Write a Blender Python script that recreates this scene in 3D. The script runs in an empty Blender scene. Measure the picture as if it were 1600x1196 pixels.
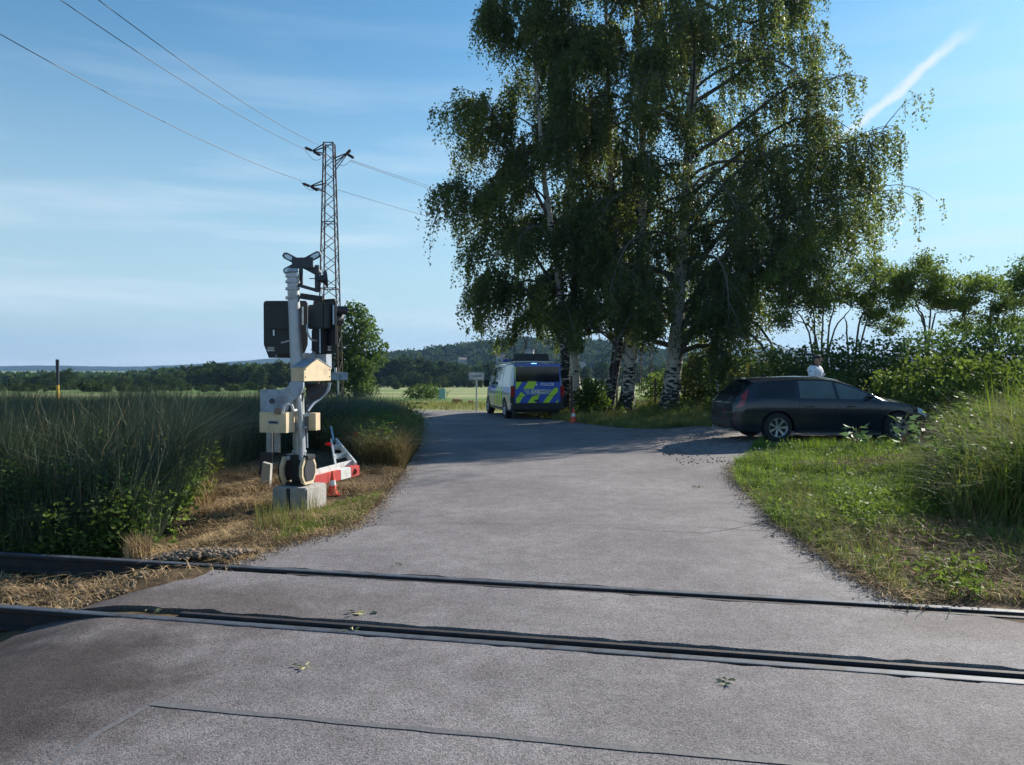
import bpy, bmesh, math, random
import numpy as np
from mathutils import Vector, Matrix, Euler
R = math.radians
rng = np.random.default_rng(7)
random.seed(7)
S = bpy.context.scene
C = S.collection
# ------------------------------------------------------------------ camera
CAMH, F, HZ = 1.72, 1202.0, 577.0
cam = bpy.data.cameras.new('camera'); co = bpy.data.objects.new('camera', cam); C.objects.link(co)
cam.sensor_width = 36; cam.lens = 36*F/1600; cam.clip_end = 20000; cam.clip_start = 0.05
co.location = (0, 0, CAMH); co.rotation_euler = (R(90)-math.atan((598-HZ)/F), 0, 0)
S.camera = co
# ------------------------------------------------------------------ world + sun
SUN_EL, SUN_AZ = R(26.5), R(46)      # azimuth from +Y towards +X
w = bpy.data.worlds.new('World'); S.world = w; w.use_nodes = True
nt = w.node_tree; nt.nodes.clear()
N = nt.nodes.new; L = nt.links.new
out = N('ShaderNodeOutputWorld'); bg = N('ShaderNodeBackground'); bg.inputs[1].default_value = 0.073
sky = N('ShaderNodeTexSky'); sky.sky_type = 'NISHITA'; sky.sun_disc = False
sky.sun_elevation = SUN_EL; sky.sun_rotation = SUN_AZ
sky.air_density = 1.35; sky.dust_density = 0.3; sky.ozone_density = 2.2; sky.altitude = 300
tc = N('ShaderNodeTexCoord'); 
def wmath(op, a, b=None, c=None):
    n = N('ShaderNodeMath'); n.operation = op
    for i, v in enumerate((a, b, c)):
        if v is None: continue
        if isinstance(v, (int, float)): n.inputs[i].default_value = v
        else: L(v, n.inputs[i])
    return n.outputs[0]
sep = N('ShaderNodeSeparateXYZ'); L(tc.outputs['Generated'], sep.inputs[0])
# cirrus: stretched noise on the dome, low in the sky
mp = N('ShaderNodeMapping'); mp.inputs['Scale'].default_value = (1.6, 1.6, 17); mp.inputs['Rotation'].default_value = (R(3), R(-4), 0)
L(tc.outputs['Generated'], mp.inputs[0])
nz = N('ShaderNodeTexNoise'); nz.inputs['Scale'].default_value = 1.5; nz.inputs['Detail'].default_value = 7; nz.inputs['Roughness'].default_value = 0.55
L(mp.outputs[0], nz.inputs[0])
cr = N('ShaderNodeValToRGB'); cr.color_ramp.elements[0].position = 0.47; cr.color_ramp.elements[1].position = 0.75
L(nz.outputs[0], cr.inputs[0])
cz = N('ShaderNodeMapRange'); cz.inputs[1].default_value = 0.0; cz.inputs[2].default_value = 0.42; cz.inputs[3].default_value = 0.85; cz.inputs[4].default_value = 0.05
L(sep.outputs[2], cz.inputs[0])
cirrus = wmath('MULTIPLY', cr.outputs[0], cz.outputs[0])
# contrail: a band round a great circle, between two directions
def pdir(px, py):
    v = Vector(((px-800)/F, 1, (HZ-py)/F)); return v.normalized()
c0, c1 = pdir(1298, 225), pdir(1535, 28)
nrm = c0.cross(c1).normalized(); ax = (c1-c0).normalized()
def wdot(vec):
    n = N('ShaderNodeVectorMath'); n.operation = 'DOT_PRODUCT'; L(tc.outputs['Generated'], n.inputs[0]); n.inputs[1].default_value = vec; return n.outputs['Value']
nz2 = N('ShaderNodeTexNoise'); nz2.inputs['Scale'].default_value = 22; nz2.inputs['Detail'].default_value = 4; L(tc.outputs['Generated'], nz2.inputs[0])
dist = wmath('ABSOLUTE', wmath('ADD', wdot(nrm), wmath('MULTIPLY', wmath('SUBTRACT', nz2.outputs[0], 0.5), 0.03)))
t = wmath('DIVIDE', wmath('SUBTRACT', wdot(ax), ax.dot(c0)), ax.dot(c1)-ax.dot(c0))
mr = N('ShaderNodeMapRange'); mr.inputs[1].default_value = 0.0078; mr.inputs[2].default_value = 0.0005; L(dist, mr.inputs[0])
mt = N('ShaderNodeMapRange'); mt.inputs[1].default_value = -0.25; mt.inputs[2].default_value = 0.25; L(t, mt.inputs[0])
mt2 = N('ShaderNodeMapRange'); mt2.inputs[1].default_value = 1.0; mt2.inputs[2].default_value = 0.65; L(t, mt2.inputs[0])
trail = wmath('MULTIPLY', wmath('MULTIPLY', mr.outputs[0], mt.outputs[0]), wmath('MULTIPLY', mt2.outputs[0], 1.0))
mask = wmath('MINIMUM', wmath('ADD', cirrus, trail), 0.9)
mx = N('ShaderNodeMix'); mx.data_type = 'RGBA'; L(mask, mx.inputs[0]); mx.inputs[7].default_value = (6.6, 7.6, 8.4, 1)
hz = N('ShaderNodeMapRange'); hz.interpolation_type = 'SMOOTHSTEP'; hz.inputs[1].default_value = 0.42; hz.inputs[2].default_value = -0.02; hz.inputs[3].default_value = 0; hz.inputs[4].default_value = 0.8; L(sep.outputs[2], hz.inputs[0])
hmix = N('ShaderNodeMix'); hmix.data_type = 'RGBA'; L(hz.outputs[0], hmix.inputs[0]); tint = N('ShaderNodeMix'); tint.data_type = 'RGBA'; tint.blend_type = 'MULTIPLY'; tint.inputs[0].default_value = 1; tint.inputs[7].default_value = (.58, .94, 1.10, 1); L(sky.outputs[0], tint.inputs[6])
L(tint.outputs[2], hmix.inputs[6]); hmix.inputs[7].default_value = (4.9, 6.3, 7.2, 1)
L(hmix.outputs[2], mx.inputs[6]); L(mx.outputs[2], bg.inputs[0]); L(bg.outputs[0], out.inputs[0])
sl = bpy.data.lights.new('sun', 'SUN'); sl.energy = 5.0; sl.angle = R(0.53); sl.color = (1, 0.93, 0.82)
so = bpy.data.objects.new('sun', sl); C.objects.link(so)
sd = Vector((math.sin(SUN_AZ)*math.cos(SUN_EL), math.cos(SUN_AZ)*math.cos(SUN_EL), math.sin(SUN_EL)))
so.rotation_euler = sd.to_track_quat('Z', 'Y').to_euler(); so.location = (20, 20, 30)
S.view_settings.view_transform = 'Standard'; S.view_settings.look = 'None'; S.view_settings.exposure = 0.78
S.view_settings.gamma = 1; S.view_settings.use_curve_mapping = False
S.cycles.max_bounces = 6; S.cycles.transparent_max_bounces = 12; S.cycles.volume_bounces = 0
S.cycles.use_adaptive_sampling = True

# ------------------------------------------------------------------ helpers
def W(px, py, D): return Vector(((px-800)/F*D, D, CAMH-(py-HZ)/F*D))
def P(px, py, z=0.0):
    D = (CAMH-z)*F/(py-HZ); return Vector(((px-800)/F*D, D, z))
def sstep(a, b, x):
    t = np.clip((np.asarray(x, float)-a)/(b-a), 0, 1); return t*t*(3-2*t)
def mat(name, col, rough=0.6, metal=0.0, var=0.12, vscale=6.0, bump=0.0, bscale=40.0, spec=0.5, coat=0.0, dirt=None, dscale=3.0, island=False, trans=0.0, col2=None, col3=None, clump=0.0, cscale=0.6):
    m = bpy.data.materials.new(name); m.use_nodes = True; t = m.node_tree; b = t.nodes['Principled BSDF']
    n = t.nodes.new; l = t.links.new
    b.inputs['Roughness'].default_value = rough; b.inputs['Metallic'].default_value = metal
    b.inputs['Specular IOR Level'].default_value = spec; b.inputs['Coat Weight'].default_value = coat
    tc = n('ShaderNodeTexCoord')
    nz = n('ShaderNodeTexNoise'); nz.inputs['Scale'].default_value = vscale; nz.inputs['Detail'].default_value = 5; l(tc.outputs['Object'], nz.inputs[0])
    c = (*col, 1)
    mix = n('ShaderNodeMix'); mix.data_type = 'RGBA'
    mix.inputs[6].default_value = tuple(max(0, x*(1-var)) for x in col)+(1,)
    mix.inputs[7].default_value = tuple(min(1, x*(1+var)) for x in col)+(1,)
    l(nz.outputs[0], mix.inputs[0]); cur = mix.outputs[2]
    if col2 is not None or island:
        g = n('ShaderNodeNewGeometry')
        rp = n('ShaderNodeValToRGB'); l(g.outputs['Random Per Island'], rp.inputs[0])
        e = rp.color_ramp.elements; e[0].color = c; e[1].color = (*(col2 or col), 1)
        if col3: 
            x = e.new(0.5); x.color = (*col3, 1)
        mm = n('ShaderNodeMix'); mm.data_type = 'RGBA'; mm.inputs[0].default_value = 0.75
        l(cur, mm.inputs[6]); l(rp.outputs[0], mm.inputs[7]); cur = mm.outputs[2]
    if clump:
        nc = n('ShaderNodeTexNoise'); nc.inputs['Scale'].default_value = cscale; nc.inputs['Detail'].default_value = 2; l(tc.outputs['Object'], nc.inputs[0])
        mr = n('ShaderNodeMapRange'); mr.inputs[1].default_value = 0.35; mr.inputs[2].default_value = 0.65; mr.inputs[3].default_value = 1-clump; mr.inputs[4].default_value = 1+clump
        l(nc.outputs[0], mr.inputs[0])
        h = n('ShaderNodeHueSaturation'); l(mr.outputs[0], h.inputs['Value']); l(cur, h.inputs['Color']); cur = h.outputs[0]
    if dirt is not None:
        nd = n('ShaderNodeTexNoise'); nd.inputs['Scale'].default_value = dscale; nd.inputs['Detail'].default_value = 8; nd.inputs['Roughness'].default_value = 0.65; l(tc.outputs['Object'], nd.inputs[0])
        rd = n('ShaderNodeValToRGB'); rd.color_ramp.elements[0].position = 0.48; rd.color_ramp.elements[1].position = 0.72; l(nd.outputs[0], rd.inputs[0])
        md = n('ShaderNodeMix'); md.data_type = 'RGBA'; md.inputs[7].default_value = (*dirt, 1); l(rd.outputs[0], md.inputs[0]); l(cur, md.inputs[6]); cur = md.outputs[2]
    l(cur, b.inputs['Base Color'])
    if bump:
        nb = n('ShaderNodeTexNoise'); nb.inputs['Scale'].default_value = bscale; nb.inputs['Detail'].default_value = 6; l(tc.outputs['Object'], nb.inputs[0])
        bu = n('ShaderNodeBump'); bu.inputs['Strength'].default_value = bump; bu.inputs['Distance'].default_value = 0.02; l(nb.outputs[0], bu.inputs['Height']); l(bu.outputs[0], b.inputs['Normal'])
    if trans:
        tr = n('ShaderNodeBsdfTranslucent'); ms = n('ShaderNodeMixShader'); ms.inputs[0].default_value = trans
        hs = n('ShaderNodeHueSaturation'); hs.inputs['Saturation'].default_value = 1.15; hs.inputs['Value'].default_value = 1.25; hs.inputs['Hue'].default_value = 0.485; l(cur, hs.inputs['Color'])
        l(hs.outputs[0], tr.inputs[0]); l(b.outputs[0], ms.inputs[1]); l(tr.outputs[0], ms.inputs[2]); l(ms.outputs[0], t.nodes['Material Output'].inputs[0])
    return m
def tag(o, label=None, cat=None, group=None, kind=None):
    if label: o['label'] = label
    if cat: o['category'] = cat
    if group: o['group'] = group
    if kind: o['kind'] = kind
    return o
def empty(name, loc, rz=0, label=None, cat=None, group=None):
    o = bpy.data.objects.new(name, None); C.objects.link(o); o.location = loc; o.rotation_euler = (0, 0, rz); o.empty_display_size = 0.2
    return tag(o, label, cat, group)
def np_obj(name, V, Q, m, parent=None, smooth=False, T=None):
    """mesh from numpy arrays: V (n,3), Q (m,4) quads, T (k,3) triangles"""
    me = bpy.data.meshes.new(name); V = np.asarray(V, np.float32)
    Q = np.zeros((0, 4), np.int32) if Q is None else np.asarray(Q, np.int32)
    T = np.zeros((0, 3), np.int32) if T is None else np.asarray(T, np.int32)
    me.vertices.add(len(V)); me.vertices.foreach_set('co', V.ravel())
    me.loops.add(len(Q)*4+len(T)*3); me.loops.foreach_set('vertex_index', np.concatenate([Q.ravel(), T.ravel()]))
    me.polygons.add(len(Q)+len(T))
    me.polygons.foreach_set('loop_start', np.concatenate([np.arange(len(Q))*4, len(Q)*4+np.arange(len(T))*3]).astype(np.int32))
    me.update(calc_edges=True)
    if smooth: me.polygons.foreach_set('use_smooth', np.ones(len(me.polygons), bool))
    me.materials.append(m); o = bpy.data.objects.new(name, me); C.objects.link(o)
    if parent: o.parent = parent
    return o
def bm_obj(name, bm, m, parent=None, smooth=False, bevel=0):
    if bevel:
        es = [e for e in bm.edges if len(e.link_faces) == 2 and e.calc_face_angle(0) > 0.5]
        if es: bmesh.ops.bevel(bm, geom=es, offset=bevel, segments=2, affect='EDGES', clamp_overlap=True)
    me = bpy.data.meshes.new(name); bmesh.ops.recalc_face_normals(bm, faces=bm.faces) ; bm.to_mesh(me); bm.free()
    if smooth:
        for p in me.polygons: p.use_smooth = True
        try: me.set_sharp_from_angle(angle=R(38))
        except Exception: pass
    me.materials.append(m); o = bpy.data.objects.new(name, me); C.objects.link(o)
    if parent: o.parent = parent
    return o
def add_box(bm, c, s, rot=None):
    r = bmesh.ops.create_cube(bm, size=1); M = Matrix.Translation(Vector(c)) @ (rot.to_4x4() if rot else Matrix()) @ Matrix.Diagonal((*s, 1))
    bmesh.ops.transform(bm, matrix=M, verts=r['verts'])
def rz(a): return Matrix.Rotation(a, 3, 'Z')
def add_bar(bm, a, b, wx, wy=None):
    a = Vector(a); b = Vector(b); d = b-a
    q = d.to_track_quat('Z', 'Y').to_matrix(); add_box(bm, (a+b)/2, (wx, wy or wx, d.length), q)
def add_cyl(bm, a, b, r1, r2=None, seg=16):
    a = Vector(a); b = Vector(b); d = b-a
    r = bmesh.ops.create_cone(bm, cap_ends=True, segments=seg, radius1=r1, radius2=r1 if r2 is None else r2, depth=d.length)
    bmesh.ops.transform(bm, matrix=Matrix.Translation((a+b)/2) @ d.to_track_quat('Z', 'Y').to_matrix().to_4x4(), verts=r['verts'])
def add_sphere(bm, c, s, seg=16):
    r = bmesh.ops.create_uvsphere(bm, u_segments=seg, v_segments=seg//2+2, radius=1)
    s = (s, s, s) if isinstance(s, (int, float)) else s
    bmesh.ops.transform(bm, matrix=Matrix.Translation(Vector(c)) @ Matrix.Diagonal((*s, 1)), verts=r['verts'])
def add_lathe(bm, prof, M=Matrix(), seg=28):
    rings = []
    for r, z in prof:
        rings.append([bm.verts.new(M @ Vector((r*math.cos(2*math.pi*i/seg), r*math.sin(2*math.pi*i/seg), z))) for i in range(seg)])
    for a, b in zip(rings, rings[1:]):
        for i in range(seg): bm.faces.new((a[i], a[(i+1) % seg], b[(i+1) % seg], b[i]))
def add_prism(bm, pts, ext):
    """polygon of 3D points extruded by vector ext"""
    ext = Vector(ext); a = [bm.verts.new(Vector(p)) for p in pts]; b = [bm.verts.new(Vector(p)+ext) for p in pts]
    bm.faces.new(a); bm.faces.new(b[::-1]); n = len(a)
    for i in range(n): bm.faces.new((a[i], b[i], b[(i+1) % n], a[(i+1) % n]))
def tube_np(pts, rad, sides=6):
    """(V,Q) of a tube through pts with radii rad"""
    pts = np.asarray(pts, float); n = len(pts); rad = np.broadcast_to(np.asarray(rad, float), (n,))
    d = np.gradient(pts, axis=0); d /= np.linalg.norm(d, axis=1)[:, None]+1e-9
    ref = np.array([0.0, 0, 1]) if abs(d[0, 2]) < 0.8 else np.array([1.0, 0, 0])
    u = np.cross(d, ref); u /= np.linalg.norm(u, axis=1)[:, None]+1e-9; v = np.cross(d, u)
    a = np.arange(sides)*2*np.pi/sides
    V = pts[:, None]+rad[:, None, None]*(np.cos(a)[None, :, None]*u[:, None]+np.sin(a)[None, :, None]*v[:, None])
    i = np.arange(n-1)[:, None]*sides; j = np.arange(sides)[None]; k = (j+1) % sides
    Q = np.stack([i+j, i+k, i+sides+k, i+sides+j], -1).reshape(-1, 4)
    return V.reshape(-1, 3), Q
class Acc:
    def __init__(s): s.V = []; s.Q = []; s.n = 0
    def add(s, V, Q): s.V.append(V); s.Q.append(Q+s.n); s.n += len(V)
    def obj(s, name, m, parent=None, smooth=False, off=(0, 0, 0)):
        return np_obj(name, np.concatenate(s.V)-np.array(off), np.concatenate(s.Q), m, parent, smooth)
def text_obj(name, body, size, m, parent, loc, rot, ext=0.001, bold=0.0):
    cu = bpy.data.curves.new(name, 'FONT'); cu.body = body; cu.size = size; cu.align_x = 'CENTER'; cu.align_y = 'CENTER'; cu.extrude = ext; cu.offset = bold
    t = bpy.data.objects.new(name, cu); C.objects.link(t); bpy.context.view_layer.update()
    me = bpy.data.meshes.new_from_object(t); C.objects.unlink(t); bpy.data.objects.remove(t)
    me.materials.clear(); me.materials.append(m); o = bpy.data.objects.new(name, me); C.objects.link(o); o.parent = parent; o.location = loc; o.rotation_euler = rot
    return o
def copy_tree(o, parent=None):
    c = o.copy(); C.objects.link(c)
    if parent: c.parent = parent
    for ch in list(o.children): copy_tree(ch, c)
    return c
def in_poly(x, y, poly):
    x = np.asarray(x); y = np.asarray(y); c = np.zeros(x.shape, bool); n = len(poly)
    for i in range(n):
        x1, y1 = poly[i][:2]; x2, y2 = poly[(i+1) % n][:2]
        if y1 == y2: continue
        c ^= ((y1 > y) != (y2 > y)) & (x < (x2-x1)*(y-y1)/(y2-y1)+x1)
    return c
def sample_poly(poly, n, near=0.0):
    xs = [p[0] for p in poly]; ys = [p[1] for p in poly]; X = []; Y = []; tot = 0
    while tot < n:
        x = rng.uniform(min(xs), max(xs), n*2)
        u = rng.random(n*2)
        y = min(ys)+(max(ys)-min(ys))*(u**(1+near))
        k = in_poly(x, y, poly); X.append(x[k]); Y.append(y[k]); tot += k.sum()
    return np.concatenate(X)[:n], np.concatenate(Y)[:n]

# ------------------------------------------------------------------ plan of the place (metres; derived once from the photo)
# the track runs at an angle; near rail through (0,4.77), far rail through (0,6.17), slope -0.208
SL = -0.208; RD = Vector((1, SL, 0)).normalized(); RN = Vector((-SL, 1, 0)).normalized()
Y_NEAR, Y_FAR = 4.775, 6.17
ROAD_L = [P(*p) for p in [(352, 884), (440, 852), (505, 835), (560, 818), (603, 775), (632, 735), (655, 700), (657, 672), (645, 652)]]
ROAD_R = [P(*p) for p in [(1418, 943), (1310, 882), (1215, 818), (1152, 755), (1150, 732), (1175, 712)]]
road_poly = [(-8.5, -4), (-8.5, 1.5), (-3.6, 4.0)] + [tuple(P(60, 952)[:2]), tuple(P(300, 905)[:2])] + [tuple(p[:2]) for p in ROAD_L] + \
    [(-7, 29.5), (-30, 31), (-30, 33.6), (-6, 32.4), (-1.4, 31.6), (-0.3, 29.5), (0.6, 27.5)] + \
    [tuple(P(*p)[:2]) for p in [(885, 659), (962, 668), (1040, 671), (1110, 670)]] + [(5.4, 21.6), (5.3, 15.2)] + \
    [tuple(p[:2]) for p in reversed(ROAD_R)] + [(4.6, 4.2), (6, 3.0), (7, -4)]
drive_poly = [(5.3, 15.0), (6.2, 15.6), (7.4, 16.4), (9.5, 16.9), (13, 17.3), (20, 17.5), (20, 21.0), (13, 21.3), (9, 21.5), (5.4, 21.7)]
def g(x, y):
    x = np.asarray(x, float); y = np.asarray(y, float)
    z = 0.08*sstep(3.6, 5.6, x)*sstep(13.5, 16, y)+0.24*sstep(19.75, 20.4, y)*sstep(5.5, 7.2, x)
    z = z-0.019*np.clip(y-34, 0, 220)*1.0
    off = y-(Y_NEAR+Y_FAR)/2-SL*x
    xl = -3.4+0*y
    # track bed lies lower beside the crossing; the verge behind the left rail too
    side = np.maximum(sstep(-2.7, -3.9, x), sstep(4.2, 5.2, x))
    z = z-0.17*side*sstep(2.6, 1.5, np.abs(off))
    # low ditch under the reeds
    z = z-0.25*sstep(-4.5, -7, x)*sstep(7.5, 9.5, y)*sstep(30, 24, y)
    # bank under the tall grass at right
    z = z+0.28*sstep(4.6, 7.5, x)*sstep(6.9, 8.6, y)*sstep(15.5, 13, y)
    z = z+0.06*sstep(2.8, 4, x)*sstep(6.5, 8, y)*sstep(15.5, 12.5, y)
    z = z+0.012*np.sin(x*2.1+y*1.3)*side
    return z

# ------------------------------------------------------------------ materials of the setting
def ground_mat():
    m = bpy.data.materials.new('ground_soil'); m.use_nodes = True; t = m.node_tree; b = t.nodes['Principled BSDF']; n = t.nodes.new; l = t.links.new
    b.inputs['Roughness'].default_value = 0.95; b.inputs['Specular IOR Level'].default_value = 0.1
    tc = n('ShaderNodeTexCoord'); sp = n('ShaderNodeSeparateXYZ'); l(tc.outputs['Object'], sp.inputs[0])
    n1 = n('ShaderNodeTexNoise'); n1.inputs['Scale'].default_value = 5; n1.inputs['Detail'].default_value = 9; l(tc.outputs['Object'], n1.inputs[0])
    r1 = n('ShaderNodeValToRGB'); e = r1.color_ramp.elements; e[0].position = .3; e[0].color = (.045, .03, .018, 1); e[1].position = .7; e[1].color = (.17, .12, .07, 1); l(n1.outputs[0], r1.inputs[0])
    mp = n('ShaderNodeMapping'); mp.inputs['Scale'].default_value = (.012, .05, 1); l(tc.outputs['Object'], mp.inputs[0])
    n2 = n('ShaderNodeTexNoise'); n2.inputs['Scale'].default_value = 1; n2.inputs['Detail'].default_value = 8; l(mp.outputs[0], n2.inputs[0])
    r2 = n('ShaderNodeValToRGB'); e = r2.color_ramp.elements; e[0].position = .42; e[0].color = (.13, .21, .06, 1); e[1].position = .58; e[1].color = (.34, .34, .17, 1); l(n2.outputs[0], r2.inputs[0])
    n3 = n('ShaderNodeTexNoise'); n3.inputs['Scale'].default_value = 1.2; n3.inputs['Detail'].default_value = 8; l(tc.outputs['Object'], n3.inputs[0])
    mg = n('ShaderNodeMix'); mg.data_type = 'RGBA'; mg.blend_type = 'MULTIPLY'; mg.inputs[0].default_value = .6; l(r2.outputs[0], mg.inputs[6]); l(n3.outputs[0], mg.inputs[7])
    hv = n('ShaderNodeHueSaturation'); hv.inputs['Value'].default_value = 1.35; l(mg.outputs[2], hv.inputs['Color'])
    mr = n('ShaderNodeMapRange'); mr.inputs[1].default_value = 22; mr.inputs[2].default_value = 28; l(sp.outputs[1], mr.inputs[0])
    mx = n('ShaderNodeMix'); mx.data_type = 'RGBA'; l(mr.outputs[0], mx.inputs[0]); l(r1.outputs[0], mx.inputs[6]); l(hv.outputs[0], mx.inputs[7]); l(mx.outputs[2], b.inputs['Base Color'])
    bu = n('ShaderNodeBump'); bu.inputs['Strength'].default_value = .6; bu.inputs['Distance'].default_value = .05; l(n1.outputs[0], bu.inputs['Height']); l(bu.outputs[0], b.inputs['Normal'])
    return m
def asphalt_mat():
    m = bpy.data.materials.new('worn_asphalt'); m.use_nodes = True; t = m.node_tree; b = t.nodes['Principled BSDF']; n = t.nodes.new; l = t.links.new
    b.inputs['Roughness'].default_value = 0.85; b.inputs['Specular IOR Level'].default_value = 0.3
    tc = n('ShaderNodeTexCoord')
    def noise(s, d=6, r=.6):
        x = n('ShaderNodeTexNoise'); x.inputs['Scale'].default_value = s; x.inputs['Detail'].default_value = d; x.inputs['Roughness'].default_value = r; l(tc.outputs['Object'], x.inputs[0]); return x.outputs[0]
    vo = n('ShaderNodeTexVoronoi'); vo.inputs['Scale'].default_value = 105; l(tc.outputs['Object'], vo.inputs[0])
    rc = n('ShaderNodeValToRGB'); e = rc.color_ramp.elements; e[0].position = 0; e[0].color = (.245, .23, .24, 1); e[1].position = 1; e[1].color = (.10, .093, .10, 1)
    x = e.new(.5); x.color = (.205, .19, .20, 1); l(vo.outputs['Distance'], rc.inputs[0])
    # single pale and dark stones
    cellr = n('ShaderNodeValToRGB'); ee = cellr.color_ramp.elements; ee[0].position = 0; ee[0].color = (.62, .62, .62, 1); ee[1].position = 1; ee[1].color = (1.45, 1.43, 1.4, 1)
    sepc = n('ShaderNodeSeparateColor'); l(vo.outputs['Color'], sepc.inputs[0]); l(sepc.outputs[0], cellr.inputs[0])
    m0 = n('ShaderNodeMix'); m0.data_type = 'RGBA'; m0.blend_type = 'MULTIPLY'; m0.inputs[0].default_value = .8; l(rc.outputs[0], m0.inputs[6]); l(cellr.outputs[0], m0.inputs[7])
    # broad patches
    rp = n('ShaderNodeValToRGB'); e = rp.color_ramp.elements; e[0].position = .35; e[0].color = (.72, .71, .71, 1); e[1].position = .65; e[1].color = (1.20, 1.20, 1.17, 1); l(noise(.5, 9, .68), rp.inputs[0])
    m1 = n('ShaderNodeMix'); m1.data_type = 'RGBA'; m1.blend_type = 'MULTIPLY'; m1.inputs[0].default_value = 1; l(m0.outputs[2], m1.inputs[6]); l(rp.outputs[0], m1.inputs[7])
    rq = n('ShaderNodeValToRGB'); e = rq.color_ramp.elements; e[0].position = .38; e[0].color = (.84, .83, .82, 1); e[1].position = .60; e[1].color = (1.06, 1.06, 1.06, 1); l(noise(4.5, 8, .7), rq.inputs[0])
    m2 = n('ShaderNodeMix'); m2.data_type = 'RGBA'; m2.blend_type = 'MULTIPLY'; m2.inputs[0].default_value = 1; l(m1.outputs[2], m2.inputs[6]); l(rq.outputs[0], m2.inputs[7])
    cur = m2.outputs[2]
    # soft-edged dark brown patches multiplied in, mainly around the left end of the crossing
    def blob(cx, cy, rx, ry, col, amt, cur):
        mp = n('ShaderNodeMapping'); mp.vector_type = 'POINT'; mp.inputs['Location'].default_value = (-cx/rx, -cy/ry, 0); mp.inputs['Scale'].default_value = (1/rx, 1/ry, 0); l(tc.outputs['Object'], mp.inputs[0])
        ln = n('ShaderNodeVectorMath'); ln.operation = 'LENGTH'; l(mp.outputs[0], ln.inputs[0])
        ad = n('ShaderNodeMath'); ad.operation = 'ADD'; l(ln.outputs['Value'], ad.inputs[0])
        sc = n('ShaderNodeMath'); sc.operation = 'MULTIPLY_ADD'; l(noise(1.6, 6), sc.inputs[0]); sc.inputs[1].default_value = 1.1; sc.inputs[2].default_value = -.55; l(sc.outputs[0], ad.inputs[1])
        mr = n('ShaderNodeMapRange'); mr.inputs[1].default_value = 1.15; mr.inputs[2].default_value = .55; mr.inputs[4].default_value = amt; l(ad.outputs[0], mr.inputs[0])
        mm = n('ShaderNodeMix'); mm.data_type = 'RGBA'; mm.blend_type = 'MULTIPLY'; l(mr.outputs[0], mm.inputs[0]); l(cur, mm.inputs[6]); mm.inputs[7].default_value = (*col, 1); return mm.outputs[2]
    cur = blob(-3.3, 4.15, 1.9, 1.15, (.26, .225, .215), .95, cur)
    cur = blob(-2.9, 5.5, 2.2, .7, (.50, .45, .42), .85, cur)
    cur = blob(3.6, 5.1, 1.3, .35, (.72, .66, .62), .6, cur)
    l(cur, b.inputs['Base Color'])
    bu = n('ShaderNodeBump'); bu.inputs['Strength'].default_value = .55; bu.inputs['Distance'].default_value = .004; bu.invert = True; l(vo.outputs['Distance'], bu.inputs['Height'])
    b2 = n('ShaderNodeBump'); b2.inputs['Strength'].default_value = .35; b2.inputs['Distance'].default_value = .02; l(noise(3, 8), b2.inputs['Height']); l(bu.outputs[0], b2.inputs['Normal']); l(b2.outputs[0], b.inputs['Normal'])
    return m
M_ground = ground_mat(); M_road = asphalt_mat()
M_seal = mat('bitumen_seal', (.125, .12, .125), .7, var=.3, vscale=20, bump=.2)
M_crack = mat('crack_filling', (.09, .083, .083), .95, var=.3, vscale=30)
M_gravel = mat('gravel_drive', (.24, .20, .18), .95, var=.5, vscale=18, bump=.9, bscale=30, dirt=(.12, .09, .075), dscale=2.2)
M_rail = mat('rail_steel_dark', (.022, .021, .026), .75, .2, var=.3, vscale=30, bump=.1, dirt=(.06, .035, .025), dscale=9)
M_railtop = mat('rail_head_steel', (.085, .10, .125), .62, .35, var=.35, vscale=25, dirt=(.05, .035, .028), dscale=6)
M_stone = mat('ballast_stone', (.26, .20, .15), .95, var=.35, vscale=12, col2=(.11, .09, .075), col3=(.19, .145, .11), bump=.5, spec=.1)
M_wood = mat('sleeper_wood', (.11, .075, .05), .9, var=.4, vscale=9, bump=.6)

# ------------------------------------------------------------------ ground, road
def struct(o): o['kind'] = 'structure'; return o
n_ = 420
u = np.linspace(-1, 1, n_); gx = 7*np.sinh(u*7.0)/1.0; gx = np.sort(gx)
v = np.linspace(0, 1, n_); gy = -30+0*v; gy = 5+7*np.sinh((v-0.28)*9.2)
gx = gx*(2600/gx.max()); 
near = np.linspace(-14, 14, 220); gx = np.unique(np.concatenate([near, gx[np.abs(gx) > 14.3]]))
ny = np.linspace(-4, 34, 230); gy = gy*(3200/gy.max()); gy = np.unique(np.concatenate([ny, gy[(gy > 34.5) | (gy < -4.5)]]))
XX, YY = np.meshgrid(gx, gy, indexing='ij'); ZZ = g(XX, YY)-0.012-0.02*sstep(0, 1, in_poly(XX, YY, road_poly).astype(float))
idx = np.arange(XX.size).reshape(XX.shape)
Q = np.stack([idx[:-1, :-1], idx[1:, :-1], idx[1:, 1:], idx[:-1, 1:]], -1).reshape(-1, 4)
struct(np_obj('ground', np.stack([XX, YY, ZZ], -1).reshape(-1, 3), Q, M_ground, smooth=True))
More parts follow.
